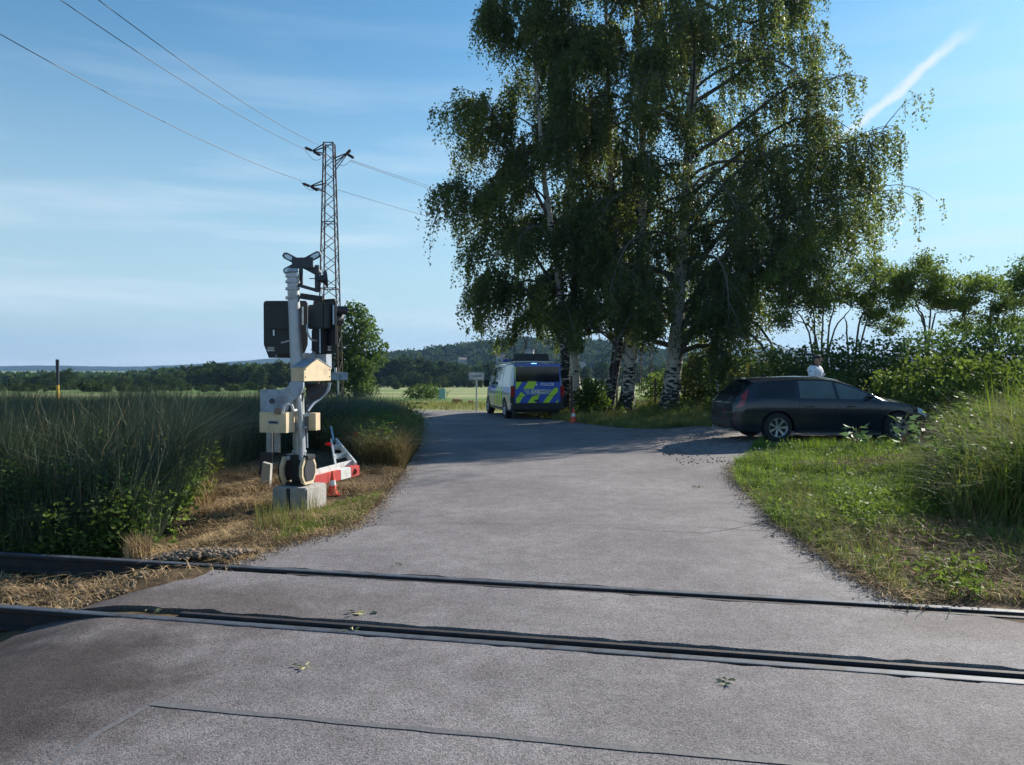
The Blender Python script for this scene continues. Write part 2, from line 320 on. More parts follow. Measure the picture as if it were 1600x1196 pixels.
def sheet(name, poly, m, dz, step=0.7, ragged=0.0, skip=None, thick=0.0):
    pts = []
    for i, p in enumerate(poly):
        q = poly[(i+1) % len(poly)]; d = math.dist(p, q); k = max(1, int(d/0.12)) if ragged else 1
        for j in range(k):
            t = j/k; x = p[0]+(q[0]-p[0])*t; y = p[1]+(q[1]-p[1])*t
            if ragged: x += random.gauss(0, ragged); y += random.gauss(0, ragged)
            pts.append((x, y, 0))
    bm = bmesh.new(); f = bm.faces.new([bm.verts.new(p) for p in pts])
    xs = [p[0] for p in pts]; ys = [p[1] for p in pts]
    x = min(xs)+step
    while x < max(xs):
        bmesh.ops.bisect_plane(bm, geom=bm.verts[:]+bm.edges[:]+bm.faces[:], plane_co=(x, 0, 0), plane_no=(1, 0, 0)); x += step
    y = min(ys)+step
    while y < max(ys):
        bmesh.ops.bisect_plane(bm, geom=bm.verts[:]+bm.edges[:]+bm.faces[:], plane_co=(0, y, 0), plane_no=(0, 1, 0)); y += step
    for vv in bm.verts: vv.co.z = float(g(vv.co.x, vv.co.y)) if dz is not None else 0
    bmesh.ops.triangulate(bm, faces=bm.faces[:])
    for ff in bm.faces:
        if ff.normal.z < 0: ff.normal_flip()
    if thick:
        be = [e for e in bm.edges if len(e.link_faces) == 1]; r = bmesh.ops.extrude_edge_only(bm, edges=be)
        for vv in [x for x in r['geom'] if isinstance(x, bmesh.types.BMVert)]: vv.co.z -= thick
    for vv in bm.verts: vv.co.z += dz
    me = bpy.data.meshes.new(name); bm.to_mesh(me); bm.free(); me.materials.append(m); o = bpy.data.objects.new(name, me); C.objects.link(o); return o
# the road is cut into pieces by the two rail grooves
def clip_half(poly, a, b, c):      # keep a*x+b*y<=c
    o = []
    for i in range(len(poly)):
        p, q = poly[i], poly[(i+1) % len(poly)]; dp = a*p[0]+b*p[1]-c; dq = a*q[0]+b*q[1]-c
        if dp <= 0: o.append(p)
        if (dp < 0) != (dq < 0): t = dp/(dp-dq); o.append((p[0]+(q[0]-p[0])*t, p[1]+(q[1]-p[1])*t))
    return o
def strip(poly, lo, hi): return clip_half(clip_half(poly, -SL, 1, hi), SL, -1, -lo)
road_flat = [(p[0], p[1]) for p in road_poly]
G1a, G1b = Y_NEAR-.045, Y_NEAR+.235     # near rail with its flangeway and guard rail on the far side
G2a, G2b = Y_FAR-.15, Y_FAR+.055
def flatg(o):
    return o
for lo, hi in ((-20, G1a), (G1b, G2a), (G2b, 60)):
    struct(sheet('road', strip(road_flat, lo, hi), M_road, 0.0, 0.8, 0.012, thick=0.16))
struct(sheet('gravel_driveway', drive_poly, M_gravel, 0.004, 0.5, 0.03))
struct(sheet('groove_bed', strip([(-4.6, -5), (5.6, -5), (5.6, 12), (-4.6, 12)], Y_NEAR-.3, Y_FAR+.3), M_crack, -0.10, 1))
def ribbon(name, pts, wd, m, dz=0.004, jag=0.0, lab=None):
    p2 = []
    for a, b in zip(pts, pts[1:]):
        k = max(2, int(math.dist(a[:2], b[:2])/0.12))
        for j in range(k): p2.append((a[0]+(b[0]-a[0])*j/k, a[1]+(b[1]-a[1])*j/k))
    p2.append(tuple(pts[-1][:2])); p2 = np.array(p2)
    if jag:
        j = rng.normal(0, jag, len(p2)); j = np.convolve(j, [.3, .5, .3], 'same'); p2[:, 1] += j
    d = np.gradient(p2, axis=0); d /= np.linalg.norm(d, axis=1)[:, None]; nn = np.stack([-d[:, 1], d[:, 0]], 1)
    ww = wd*(0.8+0.4*rng.random(len(p2)))[:, None]/2
    V = np.concatenate([np.c_[p2+nn*ww, np.zeros(len(p2))], np.c_[p2-nn*ww, np.zeros(len(p2))]]); V[:, 2] = dz
    k = len(p2); i = np.arange(k-1); Q = np.stack([i+k, i+k+1, i+1, i], 1)
    return struct(np_obj(name, V, Q, m))
ribbon('asphalt_seam', [P(232, 1104), P(600, 1140), P(900, 1166), P(1180, 1192), P(1300, 1205)], .045, M_seal, .004, .006)
ribbon('asphalt_seam', [P(60, 1215), P(150, 1150), P(228, 1108)], .035, M_seal, .004, .006)
ribbon('road_crack', [P(560, 824), P(700, 817), P(860, 822), P(1000, 820), P(1190, 830)], .007, M_crack, .003, .035)
ribbon('road_crack', [P(1235, 810), P(1100, 835), P(960, 826)], .01, M_crack, .003, .03)

# ------------------------------------------------------------------ rails
def rail(name, y0, x0, x1, label, guard=False, top=0.006):
    a = Vector((x0, y0+SL*x0, 0)); b = Vector((x1, y0+SL*x1, 0))
    root = empty(name, (0, y0, 0), 0, label, 'rail', 'rails of the railway track'); off = Vector((0, y0, 0))
    if guard:
        bm = bmesh.new(); add_prism(bm, [a-off+RN*s+Vector((0, 0, z)) for s, z in ((-.03, top-.12), (.03, top-.12), (.03, top-.004), (.012, top), (-.018, top), (-.03, top-.01))], b-a)
        bm_obj('guard_bar', bm, M_rail, root); return root
    prof = [(-.062, -.155), (.062, -.155), (.062, -.145), (.012, -.125), (.010, -.045), (.036, -.032), (.036, -.006), (-.036, -.006), (-.036, -.032), (-.010, -.045), (-.012, -.125), (-.062, -.145)]
    bm = bmesh.new(); add_prism(bm, [a-off+RN*s+Vector((0, 0, z+top)) for s, z in prof], b-a); bm_obj('rail_web', bm, M_rail, root)
    bm = bmesh.new(); add_prism(bm, [a-off+RN*s+Vector((0, 0, z+top)) for s, z in ((-.035, -.0058), (.035, -.0058), (.033, -.001), (.024, .001), (-.024, .001), (-.033, -.001))], b-a); bm_obj('running_surface', bm, M_railtop, root)
    return root
rail('rail', Y_NEAR, -40, 30, 'near steel rail of the track, set in a dark groove nearest the camera')
rail('rail', Y_FAR, -40, 30, 'far steel rail of the track, running at the edge of the stone ballast')
rail('guard_rail', Y_NEAR+.17, -2.35, 3.6, 'short guard rail inside the near rail, across the asphalt', True, -.006)
rail('guard_rail', Y_FAR-.115, -1.9, 3.9, 'thin guard rail on the camera side of the far rail', True, -.004)
for k, x in enumerate([-4.9, -5.6, -6.3, -7.0, 5.6, 6.3]):
    bm = bmesh.new(); c = Vector((x, (Y_NEAR+Y_FAR)/2+SL*x, -.235)); add_box(bm, c, (.24, 2.5, .14), rz(math.atan(SL)))
    tag(bm_obj('sleeper', bm, M_wood, bevel=.01), 'brown timber sleeper under the two rails beside the crossing', 'sleeper', 'sleepers under the track')
# ballast: many small stones = stuff
def stones(name, X, Y, Z, size, m, label):
    bm = bmesh.new(); bmesh.ops.create_icosphere(bm, subdivisions=1, radius=1); bv = np.array([v.co[:] for v in bm.verts]); bf = np.array([[v.index for v in f.verts] for f in bm.faces]); bm.free()
    n = len(X); sz = size*rng.uniform(.5, 1.3, n)
    V = bv[None]*(1+rng.normal(0, .33, (n, len(bv), 1)))*np.stack([sz, sz*rng.uniform(.6, 1, n), sz*rng.uniform(.45, .8, n)], -1)[:, None]
    a = rng.uniform(0, 6.28, n); ca, sa = np.cos(a)[:, None], np.sin(a)[:, None]
    V = np.stack([V[..., 0]*ca-V[..., 1]*sa, V[..., 0]*sa+V[..., 1]*ca, V[..., 2]], -1)+np.stack([X, Y, Z], -1)[:, None]
    T = (bf[None]+np.arange(n)[:, None, None]*len(bv)).reshape(-1, 3)
    return tag(np_obj(name, V.reshape(-1, 3), None, m, T=T), label, 'ballast', kind='stuff')
bx = rng.uniform(-9, -1.9, 6500); by = Y_FAR+SL*bx+rng.uniform(.07, .50, 6500)+np.abs(rng.normal(0, .10, 6500))
k = ~in_poly(bx, by, road_flat); bx, by = bx[k], by[k]
bx2 = rng.uniform(-9, -3.0, 1500); by2 = Y_NEAR+SL*bx2+rng.uniform(.08, 1.3, 1500); k = ~in_poly(bx2, by2, road_flat) & (rng.random(1500) < .45)
bx3 = rng.uniform(3.9, 9, 1500); by3 = Y_FAR+SL*bx3+rng.uniform(.07, .7, 1500); k3 = ~in_poly(bx3, by3, road_flat)
BX = np.concatenate([bx, bx2[k], bx3[k3]]); BY = np.concatenate([by, by2[k], by3[k3]])
BX = BX; stones('ballast', BX, BY, g(BX, BY)+.01+.05*np.exp(-((BY-Y_FAR-SL*BX-.25)/.2)**2), 0.024, M_stone, 'grey and brown ballast stones along the rails')
px = rng.uniform(3.0, 5.4, 900); py = rng.uniform(13.6, 21.3, 900)
def along(pts, n, sd):
    pts = np.array([tuple(p[:2]) for p in pts]); i = rng.integers(0, len(pts)-1, n); t_ = rng.random(n)[:, None]; q = pts[i]+(pts[i+1]-pts[i])*t_; return q[:, 0]+rng.normal(0, sd, n), q[:, 1]+rng.normal(0, sd*1.5, n)
for pts_, lab_ in ((ROAD_R, 'fine grit along the right road edge'), (ROAD_L, 'fine grit along the left road edge')):
    ex, ey = along(pts_, 1500, .11); stones('edge_grit', ex, ey, g(ex, ey)+.003, .009, M_stone, lab_)
k = (rng.random(900) < .6); stones('loose_gravel', px[k], py[k], g(px[k], py[k])+.006, .018, M_stone, 'loose pale gravel scattered on the driveway mouth')
#PART2
# ------------------------------------------------------------------ vegetation helpers
def leaf_arrays(c, ax, size, asp=.62, flat=0.0):
    """kite leaves: centres c (n,3), axis dirs ax (n,3), length size (n,)"""
    n = len(c); ax = ax/(np.linalg.norm(ax, axis=1)[:, None]+1e-9)
    r = rng.normal(size=(n, 3)); 
    if flat: r = r*(1-flat)+np.cross(ax, np.array([0, 0, 1.0]))*flat*2
    s = np.cross(ax, r); s /= np.linalg.norm(s, axis=1)[:, None]+1e-9
    nn = np.cross(ax, s)*size[:, None]*.12
    L_ = size[:, None]
    V = np.stack([c, c+ax*L_*.45+s*L_*asp/2+nn, c+ax*L_, c+ax*L_*.45-s*L_*asp/2+nn], 1).reshape(-1, 3)
    return V, np.arange(n*4).reshape(-1, 4)
def blades(X, Y, Z, h, wd, lean, az=None, curve=1.0):
    n = len(X); az = rng.uniform(0, 6.283, n) if az is None else az
    d = np.stack([np.cos(az), np.sin(az), 0*az], -1); s = np.stack([-np.sin(az+rng.normal(0, .8, n)), np.cos(az), 0*az], -1); s /= np.linalg.norm(s, axis=1)[:, None]
    b = np.stack([X, Y, Z], -1); up = np.array([0, 0, 1.0]); h = h[:, None]; lean = np.broadcast_to(np.asarray(lean, float), (n,))[:, None]; wd = np.broadcast_to(np.asarray(wd, float), (n,))[:, None]
    m = b+up*h*.55+d*h*lean*.25; t = b+up*h*(1-.35*np.minimum(lean, 1.4)*curve)+d*h*lean*.9
    V = np.stack([b-s*wd/2, b+s*wd/2, m+s*wd*.4, m-s*wd*.4, t+s*wd*.06, t-s*wd*.06], 1).reshape(-1, 3)
    i = np.arange(n)[:, None]*6
    return V, np.concatenate([i+np.array([[0, 1, 2, 3]]), i+np.array([[3, 2, 4, 5]])])
M_birchleaf = mat('birch_leaves', (.14, .175, .055), .48, var=.3, col2=(.06, .09, .03), col3=(.09, .125, .035), trans=.56, clump=.3, cscale=.5, spec=.5)
M_leaf = mat('broad_leaves', (.09, .15, .045), .6, var=.3, col2=(.05, .09, .03), col3=(.07, .12, .035), trans=.38, clump=.28, cscale=.4, spec=.12)
M_leaf_y = mat('light_green_leaves', (.15, .21, .055), .6, var=.3, col2=(.08, .14, .035), col3=(.11, .17, .04), trans=.42, clump=.3, cscale=.8, spec=.12)
M_leaf_far = mat('far_tree_leaves', (.06, .098, .03), .9, var=.3, col2=(.032, .06, .022), col3=(.045, .08, .025), trans=.2, clump=.35, cscale=.1, spec=.06)
M_leaf_far2 = mat('far_tree_leaves_light', (.085, .12, .036), .6, var=.3, col2=(.05, .08, .028), col3=(.065, .10, .03), trans=.2, clump=.3, cscale=.12, spec=.06)
M_bark = mat('dark_bark', (.075, .058, .045), .95, var=.4, vscale=12, bump=.8, bscale=20)
M_bark_g = mat('grey_bark', (.11, .095, .08), .95, var=.4, vscale=12, bump=.8, bscale=20)
def birch_bark(dark_base):
    m = bpy.data.materials.new('birch_bark'); m.use_nodes = True; t = m.node_tree; b = t.nodes['Principled BSDF']; n = t.nodes.new; l = t.links.new
    b.inputs['Roughness'].default_value = .8
    tc = n('ShaderNodeTexCoord'); sp = n('ShaderNodeSeparateXYZ'); l(tc.outputs['Object'], sp.inputs[0])
    mp = n('ShaderNodeMapping'); mp.inputs['Scale'].default_value = (2.6, 2.6, 7); l(tc.outputs['Object'], mp.inputs[0])
    a = n('ShaderNodeTexNoise'); a.inputs['Scale'].default_value = 1.4; a.inputs['Detail'].default_value = 7; a.inputs['Roughness'].default_value = .62; l(mp.outputs[0], a.inputs[0])
    mz = n('ShaderNodeMapRange'); mz.inputs[1].default_value = 0; mz.inputs[2].default_value = dark_base; mz.inputs[3].default_value = .17; mz.inputs[4].default_value = -.03; l(sp.outputs[2], mz.inputs[0])
    ad = n('ShaderNodeMath'); ad.operation = 'ADD'; l(a.outputs[0], ad.inputs[0]); l(mz.outputs[0], ad.inputs[1])
    r = n('ShaderNodeValToRGB'); e = r.color_ramp.elements; e[0].position = .535; e[0].color = (.58, .55, .50, 1); e[1].position = .60; e[1].color = (.022, .02, .018, 1); l(ad.outputs[0], r.inputs[0])
    mp2 = n('ShaderNodeMapping'); mp2.inputs['Scale'].default_value = (3, 3, 40); l(tc.outputs['Object'], mp2.inputs[0])
    f = n('ShaderNodeTexNoise'); f.inputs['Scale'].default_value = 2; f.inputs['Detail'].default_value = 3; l(mp2.outputs[0], f.inputs[0])
    fr = n('ShaderNodeValToRGB'); fr.color_ramp.elements[0].position = .3; fr.color_ramp.elements[0].color = (.45, .42, .4, 1); fr.color_ramp.elements[1].position = .5; l(f.outputs[0], fr.inputs[0])
    mm = n('ShaderNodeMix'); mm.data_type = 'RGBA'; mm.blend_type = 'MULTIPLY'; mm.inputs[0].default_value = .8; l(r.outputs[0], mm.inputs[6]); l(fr.outputs[0], mm.inputs[7]); l(mm.outputs[2], b.inputs['Base Color'])
    bu = n('ShaderNodeBump'); bu.inputs['Strength'].default_value = .8; bu.inputs['Distance'].default_value = .04; bu.invert = True; l(ad.outputs[0], bu.inputs['Height']); l(bu.outputs[0], b.inputs['Normal'])
    return m
def norm(v): return v/(np.linalg.norm(v)+1e-9)
def lerp_path(P_, t):
    P_ = np.asarray(P_); s = t*(len(P_)-1); i = min(int(s), len(P_)-2); return P_[i]+(P_[i+1]-P_[i])*(s-i)
def smooth_path(pts, k=24):
    """Catmull-Rom through control points"""
    p = np.asarray(pts, float); p = np.vstack([2*p[0]-p[1], p, 2*p[-1]-p[-2]]); out = []
    m = len(p)-3
    for j in range(k):
        s = j/(k-1)*m; i = min(int(s), m-1); t = s-i; a, b, c, d = p[i], p[i+1], p[i+2], p[i+3]
        out.append(.5*((2*b)+(-a+c)*t+(2*a-5*b+4*c-d)*t*t+(-a+3*b-3*c+d)*t**3))
    return np.array(out)
def birch(trunk, r0, h0, nlimb, lmax, leafn, label, name='birch_tree', extra=(), avoid=None, mat_base=2.5, twl=1.1, lmin=.35, floor_=3.0):
    tr = smooth_path(trunk, 40); base = tr[0].copy(); H = tr[-1, 2]-tr[0, 2]
    root = empty(name, tuple(base), 0, label, 'birch tree', 'birch trees by the road')
    tt = np.linspace(0, 1, 40); rad = r0*(1-tt)**.85*.72+.02; rad += r0*.55*np.exp(-tt*H/.5)
    A = Acc(); A.add(*tube_np(tr, rad, 14)); tv = A.V[0]
    tv += rng.normal(0, .012, tv.shape)*(r0/.3)
    A.obj('trunk', birch_bark(mat_base), root, True, base)
    limbs = Acc(); tips = []       # (point, dir, weight)
    specs = []
    for i in range(nlimb):
        f = (i+rng.random())/nlimb; z = h0+(H-h0)*f**.9
        t = np.clip(z/H, 0, .98); p0 = lerp_path(tr, t); az = i*2.399+rng.normal(0, .3)
        prof = (math.sin(math.pi*min(1, .22+.75*f))**.8)
        Lm = lmax*(lmin+(1-lmin)*prof)*rng.uniform(.75, 1.1); el = R(20+45*f+rng.normal(0, 8))
        d = np.array([math.cos(az)*math.cos(el), math.sin(az)*math.cos(el), math.sin(el)]); pts = [p0]; st = Lm/9
        for k in range(9):
            d = norm(d+np.array([0, 0, -.10-.045*k])*(1.0-.3*f)+rng.normal(0, .09, 3)); pts.append(pts[-1]+d*st)
        specs.append((np.array(pts), max(.012, rad[int(t*39)]*.42)))
    nreg = len(specs)
    for e in extra: specs.append((smooth_path([lerp_path(tr, e[0])]+[np.array(q) for q in e[1]], 12), e[2] if len(e) > 2 else .09))
    for si, (pts, rr) in enumerate(specs):
        n = len(pts); limbs.add(*tube_np(pts, np.linspace(rr, .008, n), 5))
        Lm = np.linalg.norm(np.diff(pts, axis=0), axis=1).sum(); ns = int(4+Lm*(2.0 if si < nreg else 4.6))
        for j in range(ns):
            t = .22+.78*(j+rng.random())/ns; p = lerp_path(pts, t); q = norm(lerp_path(pts, min(1, t+.05))-p+1e-6)
            side = norm(np.cross(q, [0, 0, 1])*rng.choice([-1, 1])+rng.normal(0, .35, 3)); d = norm(q*.6+side*.8+np.array([0, 0, .25])); l2 = min(2.2, Lm*.33)*rng.uniform(.5, 1.1)
            sp = [p]
            for k in range(5):
                d = norm(d+np.array([0, 0, -.28])+rng.normal(0, .12, 3)); sp.append(sp[-1]+d*l2/5)
            sp = np.array(sp); limbs.add(*tube_np(sp, np.linspace(min(rr*.5, .022), .004, 6), 3))
            for k in range(1, 6): tips.append((sp[k], d))
        for k in range(n//3, n): tips.append((pts[k], norm(pts[k]-pts[k-1])))
    limbs.obj('branches', birch_bark(1.5) if False else M_bark_g, root, False, base)
    T = np.array([t[0] for t in tips]); Dv = np.array([t[1] for t in tips])
    fl = base[2]+2.3; per = 24; nt = leafn//per; sel = rng.integers(0, len(T), nt); o = T[sel]+rng.normal(0, .10, (nt, 3)); a = rng.uniform(0, 6.283, nt)
    hd = np.stack([np.cos(a), np.sin(a), 0*a], -1)*.6+Dv[sel]*.5; hd[:, 2] = np.abs(hd[:, 2])*.3
    ln = rng.uniform(.35, 1.3, nt)*twl*np.where(rng.random(nt) < .15, 1.6, 1)
    s = (np.arange(per)[None]+rng.random((nt, per)))/per
    horiz = .32*(1-np.exp(-2.5*s))
    c = o[:, None]+hd[:, None]*horiz[..., None]*np.minimum(ln, 1)[:, None, None]+np.array([0, 0, -1.0])*(ln[:, None]*s**1.35)[..., None]+rng.normal(0, .045, (nt, per, 3))
    c = c.reshape(-1, 3); axd = rng.normal(0, .6, c.shape)+np.array([0, 0, -.7]); k = c[:, 2] > floor_*1.0+base[2]+.5*np.sin(c[:, 0]*2.3)+.35*np.sin(c[:, 0]*5.1+c[:, 1]*3)
    if avoid is not None: k &= ~avoid(c)
    c = c[k]; axd = axd[k]; sz = rng.uniform(.07, .12, len(c))
    V, Qd = leaf_arrays(c, axd, sz, .72); np_obj('crown', V-base, Qd, M_birchleaf, root)
    # hanging twigs as thin threads for part of them
    tw = Acc(); m = rng.random(nt) < .25
    for i in np.where(m)[0]:
        ss = np.array([0, .35, .7, 1.0]); pp = o[i]+hd[i]*(.32*(1-np.exp(-2.5*ss)))[:, None]*min(ln[i], 1)+np.array([0, 0, -1])*(ln[i]*ss**1.35)[:, None]; pp[0] = T[sel[i]]
        if pp[-1, 2] > base[2]+floor_+.3: tw.add(*tube_np(pp, [.006, .005, .004, .002], 3))
    tw.obj('twigs', M_bark, root, False, base)
    return root
def crown_mesh(clusters, per, lsize, squash=.8):
    cs = []
    for c, r in clusters:
        n = int(per*max(.3, (r/clusters[0][1])**2)); d = rng.normal(size=(n, 3)); d /= np.linalg.norm(d, axis=1)[:, None]
        rr = r*rng.uniform(.35, 1.0, n)**.6*(1+.25*np.sin(d[:, 0]*5+c[0])*np.cos(d[:, 2]*6+c[1])); p = c+d*rr[:, None]*np.array([1, 1, squash]); cs.append(np.c_[p, d])
    A_ = np.concatenate(cs); ax = A_[:, 3:]*.5+rng.normal(0, .7, (len(A_), 3))+np.array([0, 0, -.15]); sz = lsize*rng.uniform(.6, 1.25, len(A_))
    return leaf_arrays(A_[:, :3], ax, sz, .7)
def tree(name, base, h, wdt, label, group=None, cat='tree', trunk_h=.22, ncl=22, per=160, lsize=.3, lm=None, bm_=None, rc=.3, stems=1, low=.15, lean=(0, 0), crown_name='crown'):
    """broadleaved tree or shrub, local coordinates (base at 0)"""
    root = empty(name, tuple(base), 0, label, cat, group)
    cl = []
    for i in range(ncl):
        f = (i+.5)/ncl; z = h*(low+(1-low)*f); a = i*2.399+rng.normal(0, .4); prof = math.sin(math.pi*min(1, .12+.85*f))**.6
        rr = wdt/2*prof*math.sqrt(rng.uniform(.1, 1)); cl.append((np.array([rr*math.cos(a)*.85+lean[0]*f, rr*math.sin(a)*.85+lean[1]*f, z*.94]), wdt*rc*rng.uniform(.5, 1)*(.55+.45*prof)))
    cl.sort(key=lambda q: -q[1]); V, Qd = crown_mesh(cl, per, lsize); 
    k = V.reshape(-1, 4, 3)[:, :, 2].min(1) > .02; Qd = Qd[k]
    np_obj(crown_name, V, Qd, lm or M_leaf, root)
    A = Acc(); st = []
    for s in range(stems):
        a = s*6.283/max(1, stems)+rng.random(); sp = 0 if stems == 1 else wdt*.04
        top = np.array([lean[0]*.8+(0 if stems == 1 else wdt*.2*math.cos(a)), lean[1]*.8+(0 if stems == 1 else wdt*.2*math.sin(a)), h*.8])
        b0 = np.array([sp*math.cos(a), sp*math.sin(a), -.05]); mid = b0*.6+top*.4+rng.normal(0, wdt*.03, 3); mid[2] = h*.38
        p = smooth_path([b0, mid, top], 14); st.append(p); A.add(*tube_np(p, (h*.022+.01)/math.sqrt(stems)*np.linspace(1, .25, 14)+.01*np.exp(-np.arange(14)), 7))
    for c, r in cl[:min(len(cl), 26)]:
        p = st[rng.integers(len(st))]; t = np.clip((c[2]-.22*h)/(h*.8)*.8, trunk_h, .9); a = lerp_path(p, t); q = smooth_path([a, (a+c)/2+np.array([0, 0, -.03*h])+rng.normal(0, .02*h, 3), c], 7)
        A.add(*tube_np(q, np.linspace(h*.008/math.sqrt(stems)+.006, .004, 7), 4))
    A.obj('trunk' if stems == 1 else 'stems', bm_ or M_bark, root, True)
    return root

# ------------------------------------------------------------------ birches by the road
def T_(pts, D): return [tuple(W(x, y, D+dd)) for x, y, dd in pts]
D1 = 28.7
tA = T_([(1044, 650, 0), (1050, 600, 0), (1056, 540, .1), (1062, 440, .3), (1072, 300, .3), (1080, 150, .2), (1092, 0, 0), (1100, -130, 0)], D1); tA[0] = (tA[0][0], tA[0][1], 0)
birch(tA, .47, 4.6, 44, 6.2, 200000, 'largest birch with a thick white and black trunk, nearest the parked car', extra=[
    (.30, [W(1130, 400, 28), W(1240, 330, 27.5), W(1375, 300, 27.5)], .13), (.42, [W(1160, 330, 29), W(1280, 240, 29), W(1385, 205, 29)], .12), (.26, [W(1130, 455, 27.5), W(1215, 395, 27), W(1300, 345, 27)], .11),
    (.62, [W(1150, 200, 28), W(1230, 140, 28), W(1305, 125, 28)], .10), (.20, [W(1090, 500, 28), W(1120, 470, 27.6), W(1135, 470, 27.5)], .07),
    (.85, [W(1170, 40, 29), W(1220, 10, 29), W(1245, 0, 29)], .08),
    (.50, [W(1150, 270, 27.5), W(1230, 230, 27.5), W(1290, 240, 27.5)], .09), (.70, [W(1150, 120, 30), W(1210, 70, 30), W(1270, 60, 30)], .09), (.36, [W(1150, 380, 30), W(1260, 290, 30.5), W(1340, 255, 30)], .10), (.24, [W(1150, 430, 30), W(1240, 370, 30.5), W(1330, 330, 30)], .09), (.95, [W(1160, -40, 29), W(1220, -60, 29), W(1260, -50, 29)], .07), (.56, [W(1170, 230, 28.5), W(1240, 190, 28.5), W(1290, 190, 28.5)], .08)])
tB = T_([(977, 645, 0), (984, 580, 0), (991, 500, 0), (1000, 400, .2), (1003, 280, .2), (1000, 120, .2), (990, -20, 0), (985, -110, 0)], 29.2); tB[0] = (tB[0][0], tB[0][1], 0)
birch(tB, .36, 4.8, 28, 4.4, 85000, 'slender birch with a white spotted trunk leaning right, second from the right')
tC = T_([(946, 645, 0), (958, 590, 0), (966, 520, .3), (964, 420, .6), (955, 300, .6), (950, 150, .5), (945, 0, .3), (940, -80, 0)], 29.6); tC[0] = (tC[0][0], tC[0][1], 0)
birch(tC, .30, 4.8, 26, 4.3, 75000, 'birch with an almost black leaning base, third from the right', mat_base=9)
tD = T_([(905, 640, 0), (898, 575, 0), (897, 500, 0), (896, 400, 0), (890, 250, 0), (880, 100, 0), (872, -60, 0)], 30.5); tD[0] = (tD[0][0], tD[0][1], 0)
birch(tD, .24, 4.6, 26, 4.2, 75000, 'thin pale birch just right of the police van', mat_base=1.2)
tE = T_([(884, 646, 0), (883, 590, 0), (880, 500, 0), (868, 400, 0), (850, 280, 0), (838, 120, 0), (830, -40, 0)], 29.3); tE[0] = (tE[0][0], tE[0][1], 0)
birch(tE, .26, 4.6, 28, 4.1, 110000, 'leftmost birch, dark trunk rising behind the rear of the police van', mat_base=8, extra=[
    (.40, [W(800, 350, 28.5), W(750, 300, 28), W(715, 290, 28)], .07), (.58, [W(800, 230, 29), W(760, 170, 29), W(733, 158, 29)], .07), (.26, [W(820, 450, 28), W(775, 425, 28), W(750, 440, 28)], .07), (.85, [W(800, 60, 29), W(775, 20, 29), W(768, 10, 29)], .05)])
# drooping young birch between the big trunk and the car
tF = T_([(1122, 640, 0), (1124, 560, 0), (1128, 480, 0), (1132, 430, 0)], 27.2); tF[0] = (tF[0][0], tF[0][1], 0)
birch(tF, .08, 1.2, 15, 1.7, 15000, 'young drooping birch between the thick birch and the parked car', mat_base=3, twl=.8, floor_=.9)

# ------------------------------------------------------------------ robinia trees and hedge on the right
def crowned(name, D, base, stems, clusters, lm, label, group, rs=1.0, dens=.42):
    """tree whose stems and leaf clumps follow its silhouette; every clump has its own depth"""
    b = W(base[0], base[1], D); gz = float(g(b.x, D)); o = Vector((b.x, D, gz)); root = empty(name, tuple(o), 0, label, 'tree', group)
    cl = []
    for (cx, cy, r) in clusters:
        dd = rng.uniform(-1.1, 1.1); cl.append((np.array(W(cx, cy, D+dd)-o), r/F*D*rs*.95)); [cl.append((np.array(W(cx+rng.normal(0, r*.7), cy+rng.normal(0, r*.5), D+rng.uniform(-1.3, 1.3))-o), r/F*D*rng.uniform(.3, .55))) for _ in range(2)]
    cl.sort(key=lambda q: -q[1]); pc = []
    for c, r in cl:
        nb = int(18+46*r)                      # small sprays of leaves scattered loosely round each clump
        sc = c+rng.normal(0, r*.85, (nb, 3))*np.array([1.1, 1, .9])
        k = 13; pc.append((sc[:, None]+rng.normal(0, .085, (nb, k, 3))*np.array([1.3, 1.3, .7])).reshape(-1, 3))
    pc = np.concatenate(pc); V, Qd = leaf_arrays(pc, rng.normal(0, 1, pc.shape)+np.array([0, 0, -.3]), rng.uniform(.06, .12, len(pc)), .6); np_obj('crown', V, Qd, lm, root)
    A = Acc(); sp = []
    for st in stems:
        pts = [(rng.uniform(-.15, .15), rng.uniform(-.1, .1), -.1)]+[tuple(W(x, y, D+rng.uniform(-.3, .3))-o) for x, y in st]; p = smooth_path(pts, 16); p += np.cumsum(rng.normal(0, .035, p.shape), 0)*np.linspace(0, 1, 16)[:, None]; sp.append(p); A.add(*tube_np(p, np.linspace(.045, .012, 16), 6))
    for c, r in cl:
        best = min(((np.linalg.norm(p[i]-c), p[i]) for p in sp for i in range(6, 16)), key=lambda q: q[0]); a = best[1]
        for k in range(7):
            t = c+rng.normal(0, r*.75, 3); q = smooth_path([a, (a+t)/2+rng.normal(0, .08, 3), t], 7); A.add(*tube_np(q, np.linspace(.014, .004, 7), 4))
    A.obj('trunk', M_bark_g, root, True); return root
RG = 'slim trees standing over the hedge'
crowned('robinia_tree', 27, (1282, 545), [[(1262, 515), (1235, 475)], [(1272, 505), (1262, 455)], [(1284, 500), (1290, 445)], [(1296, 505), (1312, 460)], [(1300, 520), (1332, 482)], [(1270, 520), (1222, 492)]],
    [(1215, 470, 26), (1240, 440, 32), (1275, 425, 34), (1308, 430, 28), (1326, 455, 18), (1200, 440, 22), (1268, 396, 22), (1240, 402, 20), (1222, 500, 14), (1292, 462, 16), (1258, 462, 16)], M_leaf_y, 'multi-stemmed tree with fanned bare stems just above the policeman', RG)
